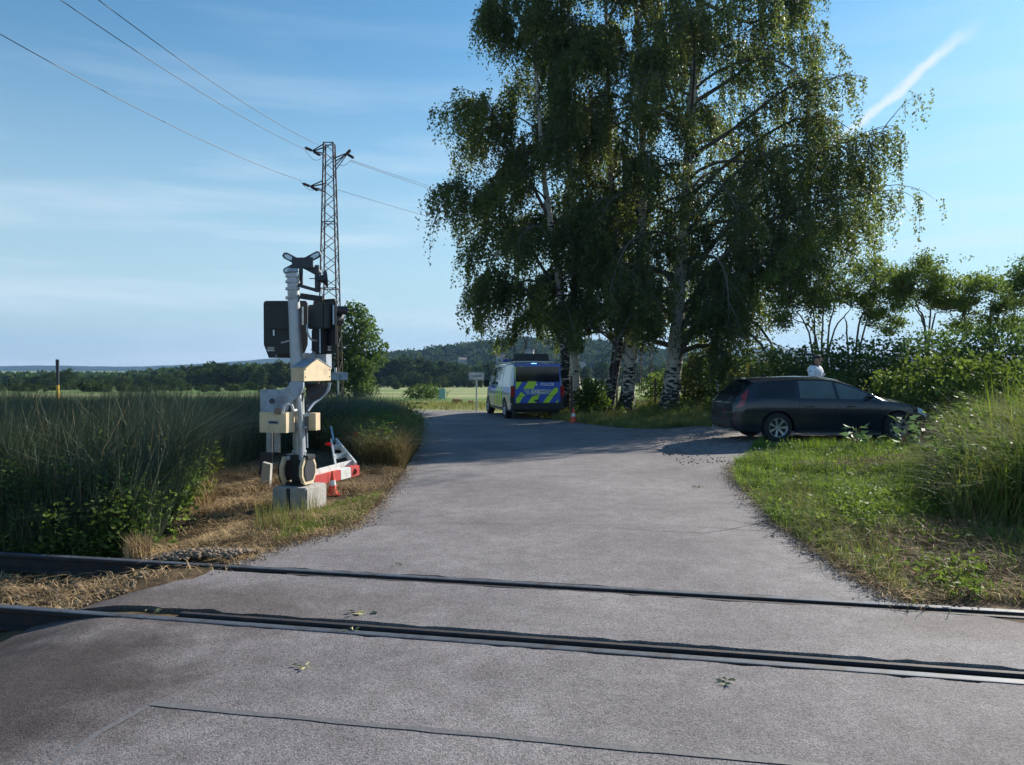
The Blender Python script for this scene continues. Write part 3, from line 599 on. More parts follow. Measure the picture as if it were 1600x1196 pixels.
crowned('robinia_tree', 28, (1332, 545), [[(1342, 510), (1362, 480), (1372, 445)], [(1350, 505), (1385, 470)], [(1322, 515), (1316, 492)]],
    [(1355, 428, 14), (1365, 455, 18), (1384, 437, 22), (1400, 468, 18), (1345, 470, 11), (1378, 492, 12), (1412, 440, 14), (1392, 505, 10)], M_leaf_y, 'tree leaning right with curved stems, second above the hedge', RG)
crowned('robinia_tree', 27, (1447, 540), [[(1446, 510), (1432, 478), (1428, 445)], [(1455, 500), (1462, 460)], [(1440, 508), (1405, 480)], [(1458, 508), (1482, 480)]],
    [(1438, 414, 12), (1430, 434, 22), (1458, 430, 20), (1480, 448, 17), (1412, 462, 14), (1474, 474, 11), (1450, 462, 15), (1402, 446, 11), (1494, 470, 9)], M_leaf_y, 'umbrella shaped tree with a forked stem above the middle of the hedge', RG)
crowned('robinia_tree', 27, (1547, 545), [[(1546, 510), (1525, 490), (1500, 492)], [(1552, 500), (1562, 465)], [(1556, 505), (1588, 475)]],
    [(1522, 448, 13), (1545, 442, 14), (1570, 450, 15), (1592, 468, 13), (1510, 472, 9), (1562, 480, 10), (1535, 508, 15), (1580, 508, 16), (1505, 508, 14)], M_leaf_y, 'dark sparse tree with spreading branches at the right of the hedge', RG)
crowned('robinia_tree', 24, (1622, 540), [[(1618, 500), (1604, 450)], [(1628, 500), (1640, 450)]],
    [(1600, 424, 17), (1612, 458, 20), (1600, 508, 22), (1630, 436, 22), (1650, 480, 25)], M_leaf, 'dark tree cut by the right edge of the picture', RG)
hed = [(1105, 548, 30, 2.2, 0), (1165, 535, 27, 2.4, 0), (1215, 548, 25.5, 2.2, 0), (1262, 542, 24.5, 2.4, 0), (1320, 538, 24, 2.6, 0), (1378, 535, 23.5, 2.6, 0), (1432, 527, 22.5, 2.6, 0), (1490, 520, 21, 2.8, 0), (1548, 515, 20, 2.8, 0), (1605, 508, 19.5, 3.0, 0), (1400, 585, 20.2, 1.5, 1), (1470, 560, 18.5, 1.9, 1), (1545, 555, 17.5, 2.2, 1), (1300, 590, 23, 1.2, 1), (1240, 575, 28, 1.8, 0)]
hl = ['green bush left of the young birch', 'leafy bush behind the tail of the dark car', 'dark bush behind the rear window of the car', 'dense bush directly behind the policeman', 'tall bush right of the policeman', 'bush behind the front door of the car', 'bush above the car bonnet', 'rounded bush right of the bonnet', 'big bush under the dark sparse tree', 'tallest bush at the right edge', 'low pale bush in front of the hedge over the bonnet', 'mid height bush before the hedge beyond the car nose', 'light green bush before the hedge at the right', 'small yellowish bush at the right shoulder of the policeman', 'low bush at the back of the hedge left of the policeman']
for (px_, top, D, wd_, lt), lab in zip(hed, hl):
    x = (px_-800)/F*D; gz = float(g(x, D)); h = W(px_, top, D).z-gz
    tree('hedge_shrub', (x, D, gz), h, wd_*1.25, lab, 'shrubs of the hedge behind the car', 'shrub', ncl=22, per=250, lsize=.115, lm=M_leaf_y if lt else M_leaf, rc=.3, stems=4, low=.08, crown_name='foliage')
# shrubs between the birches
for px_, py_, top, D, wd_, lab, lm in [(925, 648, 594, 28, 1.4, 'yellow-green bush between the pale birch and the dark leaning birch', M_leaf_y), (1090, 640, 560, 31.5, 2.2, 'loose green bush behind the fence right of the thick birch', M_leaf_y), (1150, 632, 556, 30, 2.0, 'green bush at the end of the picket fence', M_leaf), (1030, 628, 585, 36, 2.0, 'flat topped pale bush seen left of the thick birch trunk', M_leaf_y), (663, 0, 605, 52, 2.6, 'round dark bush alone in the green field', M_leaf), (568, 0, 596, 62, 2.2, 'small round bush at the left end of the field', M_leaf)]:
    x = (px_-800)/F*D; gz = float(g(x, D)); h = W(px_, top, D).z-gz
    tree('shrub', (x, D, gz), h, wd_, lab, None, 'shrub', ncl=16, per=260, lsize=.13, lm=lm, rc=.3, stems=3, low=.1, crown_name='foliage')
# tree behind the lattice pylon
D = 62; x = (556-800)/F*D; gz = float(g(x, D)); tree('ash_tree', (x, D, gz), W(0, 470, D).z-gz, 5.0, 'green round crowned tree behind the lattice pylon', None, 'tree', ncl=44, per=260, lsize=.26, lm=M_leaf, rc=.19, stems=1, low=.12)
D = 60; x = (528-800)/F*D; gz = float(g(x, D)); tree('ash_tree', (x, D, gz), W(0, 505, D).z-gz, 3.0, 'smaller dark tree at the left foot of the round crowned tree', None, 'tree', ncl=26, per=220, lsize=.26, lm=M_leaf, rc=.22, stems=1, low=.05)

# ------------------------------------------------------------------ tree belts at the far side of the fields: five kinds, copied
protos = []
for i, (h, wd_, lm, low) in enumerate([(12, 9, M_leaf_far, .08), (13, 6.5, M_leaf_far2, .12), (11, 10, M_leaf_far, .05), (9, 8, M_leaf_far2, .02), (14, 8, M_leaf_far, .1)]):
    protos.append([tree('field_tree', (0, 0, 0), h, wd_, None, None, 'tree', ncl=30, per=130, lsize=.75, lm=lm, rc=.24, low=low), h, False])
def far_tree(kind, px_, D, top, label, group, ws=1.0):
    pr, h0_, used = protos[kind]; o = pr if not used else copy_tree(pr); protos[kind][2] = True
    x = (px_-800)/F*D; gz = float(g(x, D))-.1; h = W(0, top, D).z-gz; s = h/h0_; o.location = (x, D, gz); o.scale = (s*ws, s*ws, s); o.rotation_euler.z = rng.uniform(0, 6.28)
    o['label'] = label; o['category'] = 'tree'; o['group'] = group; return o
def ordn(i):
    n = i+1; return str(n)+('th' if 10 < n % 100 < 14 else {1: 'st', 2: 'nd', 3: 'rd'}.get(n % 10, 'th'))
kn = ['dark broad', 'pale slim', 'dark wide', 'low pale', 'tall dark']
sky_l = [(-60, 590), (0, 590), (60, 588), (75, 582), (108, 576), (128, 590), (200, 587), (270, 584), (292, 575), (330, 566), (362, 568), (400, 571), (440, 562), (500, 566), (560, 575)]
left = []
for i in range(78):
    px_ = -50+i*7.4+rng.uniform(-2, 2); back = i % 3 == 1; left.append((px_, rng.uniform(235, 262) if back else rng.uniform(190, 225), float(np.interp(px_, [q[0] for q in sky_l], [q[1] for q in sky_l]))+rng.uniform(0, 9)*(0 if i % 3 == 0 else 1)+(2 if back else 0), int(rng.integers(0, 5))))
left.sort()
for i, (px_, D, top, k) in enumerate(left):
    where = 'at the far left' if px_ < 60 else ('around the yellow-black post' if px_ < 150 else ('midway along the left tree line' if px_ < 290 else 'near the crossing signal'))
    far_tree(k, px_, D, top, f'{kn[k]} tree {where}, {ordn(i)} from the left', 'trees along the left horizon', 1.5)
mid = [(580, 235, 566, 2), (600, 240, 562, 4), (617, 238, 560, 1), (636, 236, 556, 0), (655, 240, 558, 1), (672, 236, 563, 4), (690, 240, 562, 1), (708, 236, 566, 2), (726, 240, 570, 1), (745, 236, 572, 0), (765, 240, 566, 4), (785, 238, 570, 2), (650, 215, 585, 3), (690, 215, 588, 3), (668, 212, 582, 1), (812, 240, 565, 0), (835, 236, 570, 4), (862, 240, 566, 2), (890, 236, 568, 0), (915, 240, 572, 1), (940, 236, 565, 4), (968, 240, 572, 2), (995, 236, 568, 0), (1022, 240, 570, 4), (1050, 236, 566, 2), (1080, 240, 566, 0), (1115, 236, 568, 4), (1150, 240, 568, 2), (620, 150, 597, 3), (560, 235, 572, 0)]+[(578+i*17.3, 205+(i*37) % 20, 578+(i*53) % 14, (i*3+1) % 5) for i in range(20)]
mid.sort()
for i, (px_, D, top, k) in enumerate(mid):
    where = 'behind the round field bush' if px_ < 700 else ('above the town sign' if px_ < 765 else ('beyond the police van' if px_ < 880 else 'seen between the birch trunks'))
    far_tree(k, px_, D, top, f'{kn[k]} tree {where}, {ordn(i)} of the belt', 'trees across the green field', 1.35)
for i in range(40):
    px_ = -20+i*11.3+rng.uniform(-3, 3); far_tree((i*7) % 5, px_, rng.uniform(95, 135), 596+rng.uniform(0, 8), f'low bush between the reeds and the tree line, {ordn(i)} from the left', 'bushes between the reeds and the tree line', 2.2)['category'] = 'bush'
# ------------------------------------------------------------------ hills
def ridge(name, pts, D, depth, m, base=-6, rough=1.5):
    """hill as a solid mound: front slope, crest, back slope"""
    xs = np.linspace(pts[0][0], pts[-1][0], 240); ys = np.interp(xs, [p[0] for p in pts], [p[1] for p in pts])
    ys = np.convolve(np.pad(ys, 6, 'edge'), np.ones(13)/13, 'valid')
    rows = []
    for s, f in [(-1, 0), (-.75, .25), (-.5, .55), (-.25, .85), (0, 1), (.3, .85), (.7, .4), (1, 0)]:
        DD = D+s*depth; X_ = (xs-800)/F*D; zc = CAMH-(ys-HZ)/F*D+np.random.default_rng(3).normal(0, rough*.25, len(xs)); rows.append(np.stack([X_*DD/D if False else X_, np.full(len(xs), DD), base+(zc-base)*f], -1))
    V = np.concatenate(rows); n = len(xs); i = np.arange(n-1); Q = np.concatenate([np.stack([i+r*n, i+1+r*n, i+1+(r+1)*n, i+(r+1)*n], -1) for r in range(7)])
    return struct(np_obj(name, V, Q, m, smooth=True)), xs, ys
M_hill = mat('far_forest_hill', (.035, .06, .03), .95, var=.35, vscale=.02, bump=.5, bscale=.05, spec=.1)
ridge('hills', [(-500, 577), (-200, 575), (0, 573), (60, 571), (110, 570), (150, 574), (200, 574), (290, 570), (370, 566), (430, 559), (480, 556), (540, 562), (600, 572), (800, 574), (900, 560), (960, 550), (1020, 546), (1090, 545), (1180, 540), (1220, 545), (1350, 555), (1700, 560), (2200, 575)], 2600, 420, M_hill, -8)
hw, hx, hy = ridge('wooded_hill', [(470, 600), (540, 580), (590, 560), (640, 556), (690, 549), (740, 542), (790, 537), (840, 534), (900, 536), (980, 545), (1060, 556), (1160, 570), (1260, 590)], 620, 170, M_hill, -7)
# far-off wood on the hill: one mass of crowns
nC = 1500; cx_ = rng.uniform(500, 1220, nC); s_ = rng.uniform(-.95, .25, nC); f_ = np.interp(s_, [-1, -.75, -.5, -.25, 0, .3], [0, .25, .55, .85, 1, .85]); DD = 620+s_*170
zz = -7+(CAMH-(np.interp(cx_, hx, hy)-HZ)/F*620+7)*f_; XX_ = (cx_-800)/F*620; Vs = []; nper = 90
for i in range(nC):
    d = rng.normal(size=(nper, 3)); d /= np.linalg.norm(d, axis=1)[:, None]; d[:, 2] = np.abs(d[:, 2])*1.0-.15; r = rng.uniform(3.2, 6.0)
    p = np.array([XX_[i], DD[i], zz[i]-1])+d*np.array([r, r, r*rng.uniform(.9, 1.5)])*rng.uniform(.75, 1.08, (nper, 1)); Vs.append(np.c_[p, d])
Vs = np.concatenate(Vs); V, Qd = leaf_arrays(Vs[:, :3], Vs[:, 3:]*.3+rng.normal(0, .7, (len(Vs), 3)), rng.uniform(1.2, 2.4, len(Vs)), .8)
tag(np_obj('far_wood', V, Qd, M_leaf_far), 'dense mixed wood covering the hill behind the field', 'wood', kind='stuff')
nC = 1700; Vs = []; uu = rng.random(nC); DD = 290+uu**1.3*900; cxp = rng.uniform(-260, 900, nC)
for i in range(nC):
    d = rng.normal(size=(60, 3)); d /= np.linalg.norm(d, axis=1)[:, None]; d[:, 2] = np.abs(d[:, 2])-.1; r = rng.uniform(3.5, 7)*(1+.5*uu[i]); tz = W(0, np.interp(cxp[i], [0, 200, 300, 420, 700], [583, 582, 573, 570, 572])+rng.uniform(0, 9), DD[i]).z
    Vs.append(np.c_[np.array([(cxp[i]-800)/F*DD[i], DD[i], tz-r*.85])+d*np.array([r, r, r*rng.uniform(.75, .95)])*rng.uniform(.75, 1.08, (60, 1)), d])
Vs = np.concatenate(Vs); V, Qd = leaf_arrays(Vs[:, :3], Vs[:, 3:]*.3+rng.normal(0, .7, (len(Vs), 3)), rng.uniform(1.6, 3.2, len(Vs)), .8)
tag(np_obj('far_wood', V, Qd, M_leaf_far), 'low distant wood filling the plain before the blue hills', 'wood', kind='stuff')

# ------------------------------------------------------------------ grasses and weeds (stuff)
def X2(p): return (P(*p).x, P(*p).y)
M_reed = mat('tall_reed_grass', (.075, .105, .06), .6, var=.3, col2=(.13, .135, .085), col3=(.055, .085, .05), trans=.08, clump=.3, cscale=.9, spec=.3)
M_grass = mat('fresh_grass', (.13, .22, .04), .75, var=.3, col2=(.24, .28, .07), col3=(.09, .17, .03), trans=.4, clump=.25, cscale=1.5, spec=.15)
M_grass_y = mat('dry_tipped_grass', (.19, .22, .065), .8, var=.3, col2=(.30, .25, .11), col3=(.12, .16, .04), trans=.3, clump=.3, cscale=1.2, spec=.3)
M_straw = mat('dry_straw', (.34, .235, .12), .85, var=.4, col2=(.14, .08, .045), col3=(.42, .31, .17), clump=.45, cscale=2.2, spec=.1)
M_brown = mat('brownish_grass', (.20, .17, .07), .65, var=.3, col2=(.10, .12, .035), col3=(.26, .20, .10), trans=.2, clump=.3, cscale=1.6, spec=.2)
M_rust = mat('dry_dock_stalks', (.20, .10, .05), .8, var=.4, col2=(.12, .06, .035), col3=(.27, .16, .08))
def stuff(name, V, Qd, m, label, cat): return tag(np_obj(name, V, Qd, m), label, cat, kind='stuff')
reed_poly = [(-16, 9.8), X2((-60, 857)), X2((60, 857)), X2((150, 852)), X2((225, 846)), X2((275, 812)), X2((318, 768)), (-4.75, 12.0), (-4.9, 15), (-4.4, 17.2), (-3.9, 17.6), (-3.0, 20), (-3.2, 24), (-4.6, 27.5), (-16, 28)]
x, y = sample_poly(reed_poly, 95000, .8); k = ~in_poly(x, y, road_flat); x, y = x[k], y[k]
topz = 1.80-.0255*y+.10*np.sin(x*1.9+y)+.09*np.sin(y*2.3+x*.7)+.06*np.sin(x*5+y*4)-np.abs(rng.normal(0, .30, len(x)))+np.where(rng.random(len(x)) < .05, rng.uniform(0, .22, len(x)), 0)
hh = np.clip(topz-g(x, y), .25, 1.9)*np.interp(x+.12*(y-12), [-3.6, -2.4], [1, .8])*np.interp(y+.2*(x+4.5), [7.3, 7.9, 9.0], [.35, .7, 1])
V, Qd = blades(x, y, g(x, y)-.02, hh*1.06, rng.uniform(.005, .014, len(x)), rng.uniform(.1, 1.1, len(x)), rng.normal(.2, 1.1, len(x))+np.sin(x*1.3)*.8)
stuff('reeds', V, Qd, M_reed, 'tall dark green reed grass filling the ditch left of the signal', 'reeds')
x, y = sample_poly(reed_poly, 800, .8); hh = np.clip(1.72-.0255*y-g(x, y)+rng.normal(0, .10, len(x)), .4, 1.8)
V1, Q1 = blades(x, y, g(x, y), hh, .006, rng.uniform(.05, .35, len(x))); 
stuff('reed_stems', V1, Q1, M_straw, 'pale seed stems standing in the dark reeds', 'reeds')
# leafy weeds at the foot of the reeds
def weeds(n, poly, h, name, m, label, leaf=.07, near=.3, per=26):
    x, y = sample_poly(poly, n, near); z = g(x, y); hh = h*rng.uniform(.45, 1.1, n)
    a = rng.uniform(0, 6.283, n); ln_ = rng.uniform(.05, .45, n); s = rng.random((n, per))
    c = np.stack([x[:, None]+np.cos(a)[:, None]*s*hh[:, None]*ln_[:, None], y[:, None]+np.sin(a)[:, None]*s*hh[:, None]*ln_[:, None], z[:, None]+hh[:, None]*(.08+.92*s)], -1)+rng.normal(0, .02+.05*h, (n, per, 3))*np.array([1, 1, .5])
    c = c.reshape(-1, 3); ax = rng.normal(0, 1, c.shape); ax[:, 2] = ax[:, 2]*.4+.25; V, Q1 = leaf_arrays(c, ax, leaf*rng.uniform(.5, 1.3, len(c)), .45)
    Vb, Qb = blades(x, y, z, hh, .006, ln_, a); return stuff(name, np.concatenate([V, Vb]), np.concatenate([Q1, Qb+len(V)]), m, label, 'weeds')
weeds(520, [X2((-60, 850)), X2((60, 852)), X2((150, 850)), X2((235, 842)), X2((290, 800)), (-5.2, 11), (-6.5, 9.0), (-9, 9.3)], .85, 'weeds', M_leaf, 'dark mixed weeds growing through the front of the reeds', .075, .2, 26)
weeds(240, [X2((80, 864)), X2((270, 846)), X2((320, 790)), X2((345, 735)), (-4.9, 12), (-5.2, 9), (-5.5, 8)], .6, 'weeds', M_leaf_y, 'light green leafy weeds at the foot of the reeds', .07)
weeds(70, [X2((95, 862)), X2((190, 852)), X2((190, 835)), X2((110, 840))], .45, 'weeds', M_leaf, 'dark leafy bramble at the foot of the reeds, second from the left', .06)
weeds(60, [X2((-60, 860)), X2((85, 862)), X2((75, 842)), X2((-60, 840))], .35, 'weeds', M_leaf_y, 'low bright weeds in the lower left behind the rail', .06)
weed_poly = [(-3.9, 16.2), (-3.0, 15.2), (-2.55, 13.2), X2((630, 734)), X2((652, 705)), X2((656, 672)), (-2.9, 22), (-4.4, 20), (-4.6, 17)]
weeds(420, weed_poly, .78, 'weeds', M_leaf, 'bushy roadside weeds with poppies behind the fallen barrier', .08, .2)
x, y = sample_poly(weed_poly, 15000, .5); V, Qd = blades(x, y, g(x, y), rng.uniform(.2, .92, len(x)), rng.uniform(.005, .011, len(x)), rng.uniform(.3, 1.3, len(x)))
stuff('roadside_grass', V, Qd, M_brown, 'dry tipped tall grass at the left road edge', 'grass')
# cut straw verge round the signal
straw_poly = [X2((232, 850)), X2((285, 812)), X2((325, 765)), X2((345, 730)), (-4.7, 13), (-4.2, 14.2), X2((520, 740)), X2((560, 735)), X2((636, 736)), X2((606, 772)), X2((563, 816)), X2((505, 833)), X2((440, 850)), X2((352, 882)), X2((240, 872))]
x, y = sample_poly(straw_poly, 34000, .4); az = rng.uniform(0, 6.28, len(x)); kk = rng.random(len(x)); pat = np.sin(x*4+1)*np.cos(y*3.1)+rng.normal(0, .5, len(x)) > -.15; x, y, az, kk = x[pat], y[pat], az[pat], kk[pat]
V, Qd = blades(x, y, g(x, y)-.005, rng.uniform(.02, .16, len(x))*(1+.5*np.sin(x*3.3)*np.cos(y*2.7)), rng.uniform(.003, .008, len(x)), rng.uniform(.8, 3.2, len(x)), az)
stuff('cut_straw', V, Qd, M_straw, 'brown cut straw covering the verge round the signal', 'straw')
x, y = sample_poly([X2((420, 852)), X2((470, 812)), X2((520, 790)), X2((600, 772)), X2((563, 814)), X2((505, 831)), X2((440, 848))], 3800, 0); V, Qd = blades(x, y, g(x, y), rng.uniform(.03, .11, len(x)), .005, rng.uniform(.2, 1.1, len(x)))
stuff('verge_grass', V, Qd, M_grass, 'short green grass before the concrete block', 'grass')
x, y = sample_poly([X2((395, 850)), X2((400, 810)), X2((500, 800)), X2((480, 830))], 380, 0); V, Qd = blades(x, y, g(x, y), rng.uniform(.12, .32, len(x)), .006, rng.uniform(.05, .4, len(x)))
stuff('verge_grass', V, Qd, M_grass_y, 'taller dry grass tufts in front of the concrete block', 'grass')
x, y = sample_poly([X2((190, 870)), X2((232, 868)), X2((236, 845)), X2((195, 845))], 500, 0); V, Qd = blades(x, y, g(x, y), rng.uniform(.15, .34, len(x)), .006, rng.uniform(.05, .5, len(x)))
stuff('straw_tuft', V, Qd, M_straw, 'golden straw tuft standing by the ballast at the left', 'straw')
x, y = sample_poly([X2((300, 800)), X2((330, 800)), X2((345, 730)), X2((315, 745))], 600, 0); V, Qd = blades(x, y, g(x, y), rng.uniform(.2, .5, len(x)), .006, rng.uniform(.2, 1.4, len(x)))
stuff('straw_tuft', V, Qd, M_straw, 'rust coloured straw heap at the edge of the reeds', 'straw')
x, y = sample_poly([(-9, 7.3), (-1.9, 7.3), (-1.9, 5.0), (-9, 5.0)], 8000, 0); y = Y_NEAR-SL*0+SL*x+rng.uniform(.12, 1.28, len(x)); k = ~in_poly(x, y, road_flat) & (rng.random(len(x)) < .3+.7*(np.sin(x*3+y*2) > .1)); x, y = x[k], y[k]
V, Qd = blades(x, y, g(x, y), rng.uniform(.02, .12, len(x)), rng.uniform(.004, .008, len(x)), rng.uniform(1, 3.2, len(x)))
stuff('cut_straw', V, Qd, M_straw, 'dead straw and dirt between the rails at the lower left', 'straw')
x, y = along(ROAD_L[:6], 2600, .10); V, Qd = blades(x, y, g(x, y), rng.uniform(.02, .10, len(x)), .005, rng.uniform(.5, 2.5, len(x)))
stuff('cut_straw', V, Qd, M_straw, 'straw fringe spilling over the left road edge', 'straw')
x, y = along(ROAD_R[:5], 2600, .10); V, Qd = blades(x, y, g(x, y), rng.uniform(.02, .12, len(x)), .005, rng.uniform(.5, 2.5, len(x)))
stuff('cut_straw', V, Qd, M_straw, 'straw fringe spilling over the right road edge', 'straw')
# ---- right verge
vr = [X2((1185, 697)), X2((1150, 725)), X2((1150, 757)), X2((1213, 820)), X2((1308, 884)), X2((1425, 945)), (3.35, 5.75), (4.2, 5.42), (9, 4.45), (12, 9), (13, 15.6), (9.5, 16.4), (7.2, 16.0), (6.0, 15.2)]
x, y = sample_poly(vr, 150000, .9); hh = rng.uniform(.06, .21, len(x))*(1+.5*np.sin(x*1.7)*np.cos(y*1.9))*(1+.4*np.sin(x*4.1+y)*np.sin(y*3.7)); dry = sstep(8.3, 6.9, y+rng.normal(0, .45, len(x))+.25*np.sin(x*3)); k = rng.random(len(x)) > dry*.93
brown = (np.exp(-((x-6.3)**2/1.2+(y-12.4)**2/.35))+np.exp(-((x-5.1)**2/.35+(y-13.1)**2/.15))) > .45; k &= ~(brown & (rng.random(len(x)) < .8))
edge = 0
V, Qd = blades(x[k], y[k], g(x[k], y[k])-.02, hh[k], rng.uniform(.005, .013, k.sum()), rng.uniform(.3, 1.8, k.sum()))
stuff('verge_grass', V, Qd, M_grass, 'fresh green grass on the verge between road and parked car', 'grass')
k2 = ~k & (rng.random(len(x)) < .9); xa, ya = x[k2], y[k2]
V, Qd = blades(xa, ya, g(xa, ya)-.01, rng.uniform(.04, .16, len(xa)), rng.uniform(.004, .007, len(xa)), rng.uniform(.5, 2.2, len(xa)))
stuff('cut_straw', V, Qd, M_straw, 'brown dead grass in the lower right beside the far rail', 'straw')
x, y = sample_poly([X2((1190, 790)), X2((1300, 878)), X2((1420, 940)), X2((1400, 890)), X2((1330, 830)), X2((1250, 770))], 1900, .3); V, Qd = blades(x, y, g(x, y), rng.uniform(.08, .32, len(x)), .006, rng.uniform(.3, 1.6, len(x)))
stuff('verge_grass', V, Qd, M_grass_y, 'yellowing taller grass along the right road edge', 'grass')
x, y = sample_poly([X2((1310, 860)), X2((1450, 920)), (6.5, 6.7), (6.6, 7.6), X2((1360, 830))], 2000, .3); V, Qd = blades(x, y, g(x, y), rng.uniform(.08, .34, len(x)), .005, rng.uniform(.2, 2.2, len(x)))
stuff('dry_stalks', V, Qd, M_rust, 'rust brown dry stalks in the lower right verge', 'straw')
weeds(160, vr[:6]+[(4.5, 7.5), (7, 11), (7, 14)], .22, 'weeds', M_leaf_y, 'low broad leaved weeds scattered in the right verge', .06, .5, 16)
weeds(42, [X2((1320, 845)), X2((1400, 850)), X2((1380, 800)), X2((1300, 800))], .38, 'weeds', M_leaf_y, 'yellow-green spurge clump leaning over the right road edge', .05, 0, 40)
weeds(40, [X2((1440, 930)), X2((1520, 950)), X2((1560, 900)), X2((1450, 890))], .2, 'weeds', M_leaf_y, 'low green weeds by the far rail at the right', .05, 0, 20)
# tall growth at the right edge
tall = [X2((1490, 830)), (4.95, 8.7), (5.5, 9.8), (6.3, 11.2), (7.2, 12.6), (8.2, 14.4), (9.8, 15.6), (12.5, 15.6), (12, 9.4), (9, 7.9), (6, 7.9)]
x, y = sample_poly(tall, 34000, .4); hh = np.clip(rng.normal(1.08, .27, len(x)), .3, 1.8)*np.interp(y, [7.5, 10, 13, 16], [1.0, 1.0, .9, .62])*np.interp(x-.45*(y-8), [4.6, 5.8, 7], [.45, .9, 1.05])
pat_ = np.sin(x*1.8+y*.7)+np.sin(y*2.1-x)*.8+rng.normal(0, 1.0, len(x))
for lo_, hi_, m_, lb_ in ((-9, -.2, M_grass, 'tall fresh green grass mound at the right edge'), (-.2, 1.0, M_grass_y, 'yellowing stalks mixed in the tall grass at the right edge'), (1.0, 9, M_brown, 'brownish dead blades in the tall grass at the right edge')):
    q_ = (pat_ >= lo_) & (pat_ < hi_); V, Qd = blades(x[q_], y[q_], g(x[q_], y[q_]), hh[q_]*(.8 if m_ is M_brown else 1), rng.uniform(.007, .02, q_.sum()), rng.uniform(.15, 1.3, q_.sum()), rng.normal(3.3, 1.9, q_.sum()))
    stuff('tall_grass', V, Qd, m_, lb_, 'grass')
weeds(620, tall, .85, 'weeds', M_leaf, 'leafy nettles growing through the tall grass at the right', .09, .3, 30)
weeds(220, tall, .95, 'weeds', M_leaf_y, 'pale leafy tops standing in the tall grass at the right', .07, .3, 26)
x, y = sample_poly(tall, 1500, .3); V, Qd = blades(x, y, g(x, y), rng.uniform(.7, 1.3, len(x))*np.interp(x-.45*(y-8), [4.6, 5.8, 7], [.5, .9, 1.05]), .006, rng.uniform(.1, .5, len(x)))
stuff('seed_heads', V, Qd, M_grass_y, 'pale seed heads rising above the tall grass at the right', 'grass')
# verge under the birches and beyond
vb = [tuple(P(*p)[:2]) for p in [(870, 657), (965, 669), (1040, 672), (1112, 671)]]+[(5.4, 21.8), (9, 21.6), (14, 21.5), (16, 33), (2, 36), (.4, 30)]
x, y = sample_poly(vb, 60000, .8); V, Qd = blades(x, y, g(x, y)-.01, rng.uniform(.08, .34, len(x))*np.interp(y, [20, 22, 28], [.45, .8, 1.2]), rng.uniform(.008, .018, len(x)), rng.uniform(.2, 1, len(x)))
stuff('verge_grass', V, Qd, M_grass_y, 'yellow-green rough grass under the birch trees', 'grass')
weeds(260, [(1.5, 27), (4, 25), (8, 24.5), (12, 24), (12, 30), (3, 31)], .5, 'weeds', M_leaf_y, 'mixed green weeds round the feet of the birches', .1, .2, 24)
vf = [(-30, 34), (-6, 32.7), (-1.2, 31.9), (.4, 30), (3, 30), (9, 40), (-8, 44), (-30, 44)]
x, y = sample_poly(vf, 26000, .6); V, Qd = blades(x, y, g(x, y), rng.uniform(.08, .3, len(x)), rng.uniform(.01, .02, len(x)), rng.uniform(.2, 1, len(x)))
stuff('field_grass', V, Qd, M_grass_y, 'straw coloured grass strip between the road and the green field', 'grass')
x, y = sample_poly([(5.5, 15.8), (7.4, 16.2), (9, 16.6), (9.5, 15.5), (6.5, 14.6)], 3000, 0); V, Qd = blades(x, y, g(x, y), rng.uniform(.12, .3, len(x)), .01, rng.uniform(.1, .8, len(x)))
stuff('verge_grass', V, Qd, M_grass, 'longer green grass along the near side of the parked car', 'grass')
# broad leaved dock plants beside the car
M_dock = mat('pale_dock_leaves', (.15, .24, .11), .6, var=.2, col2=(.10, .18, .06), trans=.25)
for i, (px_, py_, D, hgt, lab) in enumerate([(1337, 690, 15.2, .55, 'pale broad leaved dock plant below the front door of the car'), (1362, 692, 15.1, .35, 'smallest dock plant between two larger ones'), (1412, 685, 15.1, .75, 'largest pale broad leaved plant at the front wheel of the car'), (1440, 690, 14.6, .7, 'broad leaved plant where the tall grass begins')]):
    X_ = (px_-800)/F*D; b = np.array([X_, D, float(g(X_, D))]); root = empty('dock_plant', tuple(b), 0, lab, 'plant', 'broad leaved plants beside the car')
    n = 26; a = rng.uniform(0, 6.283, n); f = rng.random(n); c = np.stack([.12*np.cos(a)*f, .12*np.sin(a)*f, hgt*(.15+.8*f)], -1); ax = np.stack([np.cos(a), np.sin(a), rng.uniform(-.2, .7, n)], -1)
    V, Qd = leaf_arrays(c, ax, rng.uniform(.14, .26, n), .42); np_obj('leaves', V, Qd, M_dock, root)
    A = Acc(); [A.add(*tube_np(np.array([[0, 0, 0], c[j]*.6, c[j]]), [.008, .006, .004], 4)) for j in range(0, n, 2)]; A.obj('stems', M_rust, root)
# poppies
M_poppy = mat('poppy_petals', (.75, .08, .03), .5, var=.2, trans=.3)
for px_, py_, D, lab in [(513, 696, 13.4, 'red poppy flower left of the fallen barrier frame'), (557, 680, 14.4, 'red poppy flower highest in the roadside weeds'), (580, 687, 14.2, 'orange-red poppy in the middle of the roadside weeds'), (610, 663, 16, 'small far poppy near the road edge')]:
    p = W(px_, py_, D); gz = float(g(p.x, D)); root = empty('poppy', (p.x, D, gz), 0, lab, 'flower', 'poppies in the roadside weeds'); h = p.z-gz
    A = Acc(); A.add(*tube_np(np.array([[0, 0, 0], [.03, 0, h*.6], [0, 0, h]]), [.004]*3, 4)); A.obj('stem', M_leaf, root)
    n = 7; a = np.arange(n)*.9; V, Qd = leaf_arrays(np.tile([0, 0, h], (n, 1)), np.stack([np.cos(a), np.sin(a), np.full(n, .5)], -1), np.full(n, .07), 1.1); np_obj('petals', V, Qd, M_poppy, root)
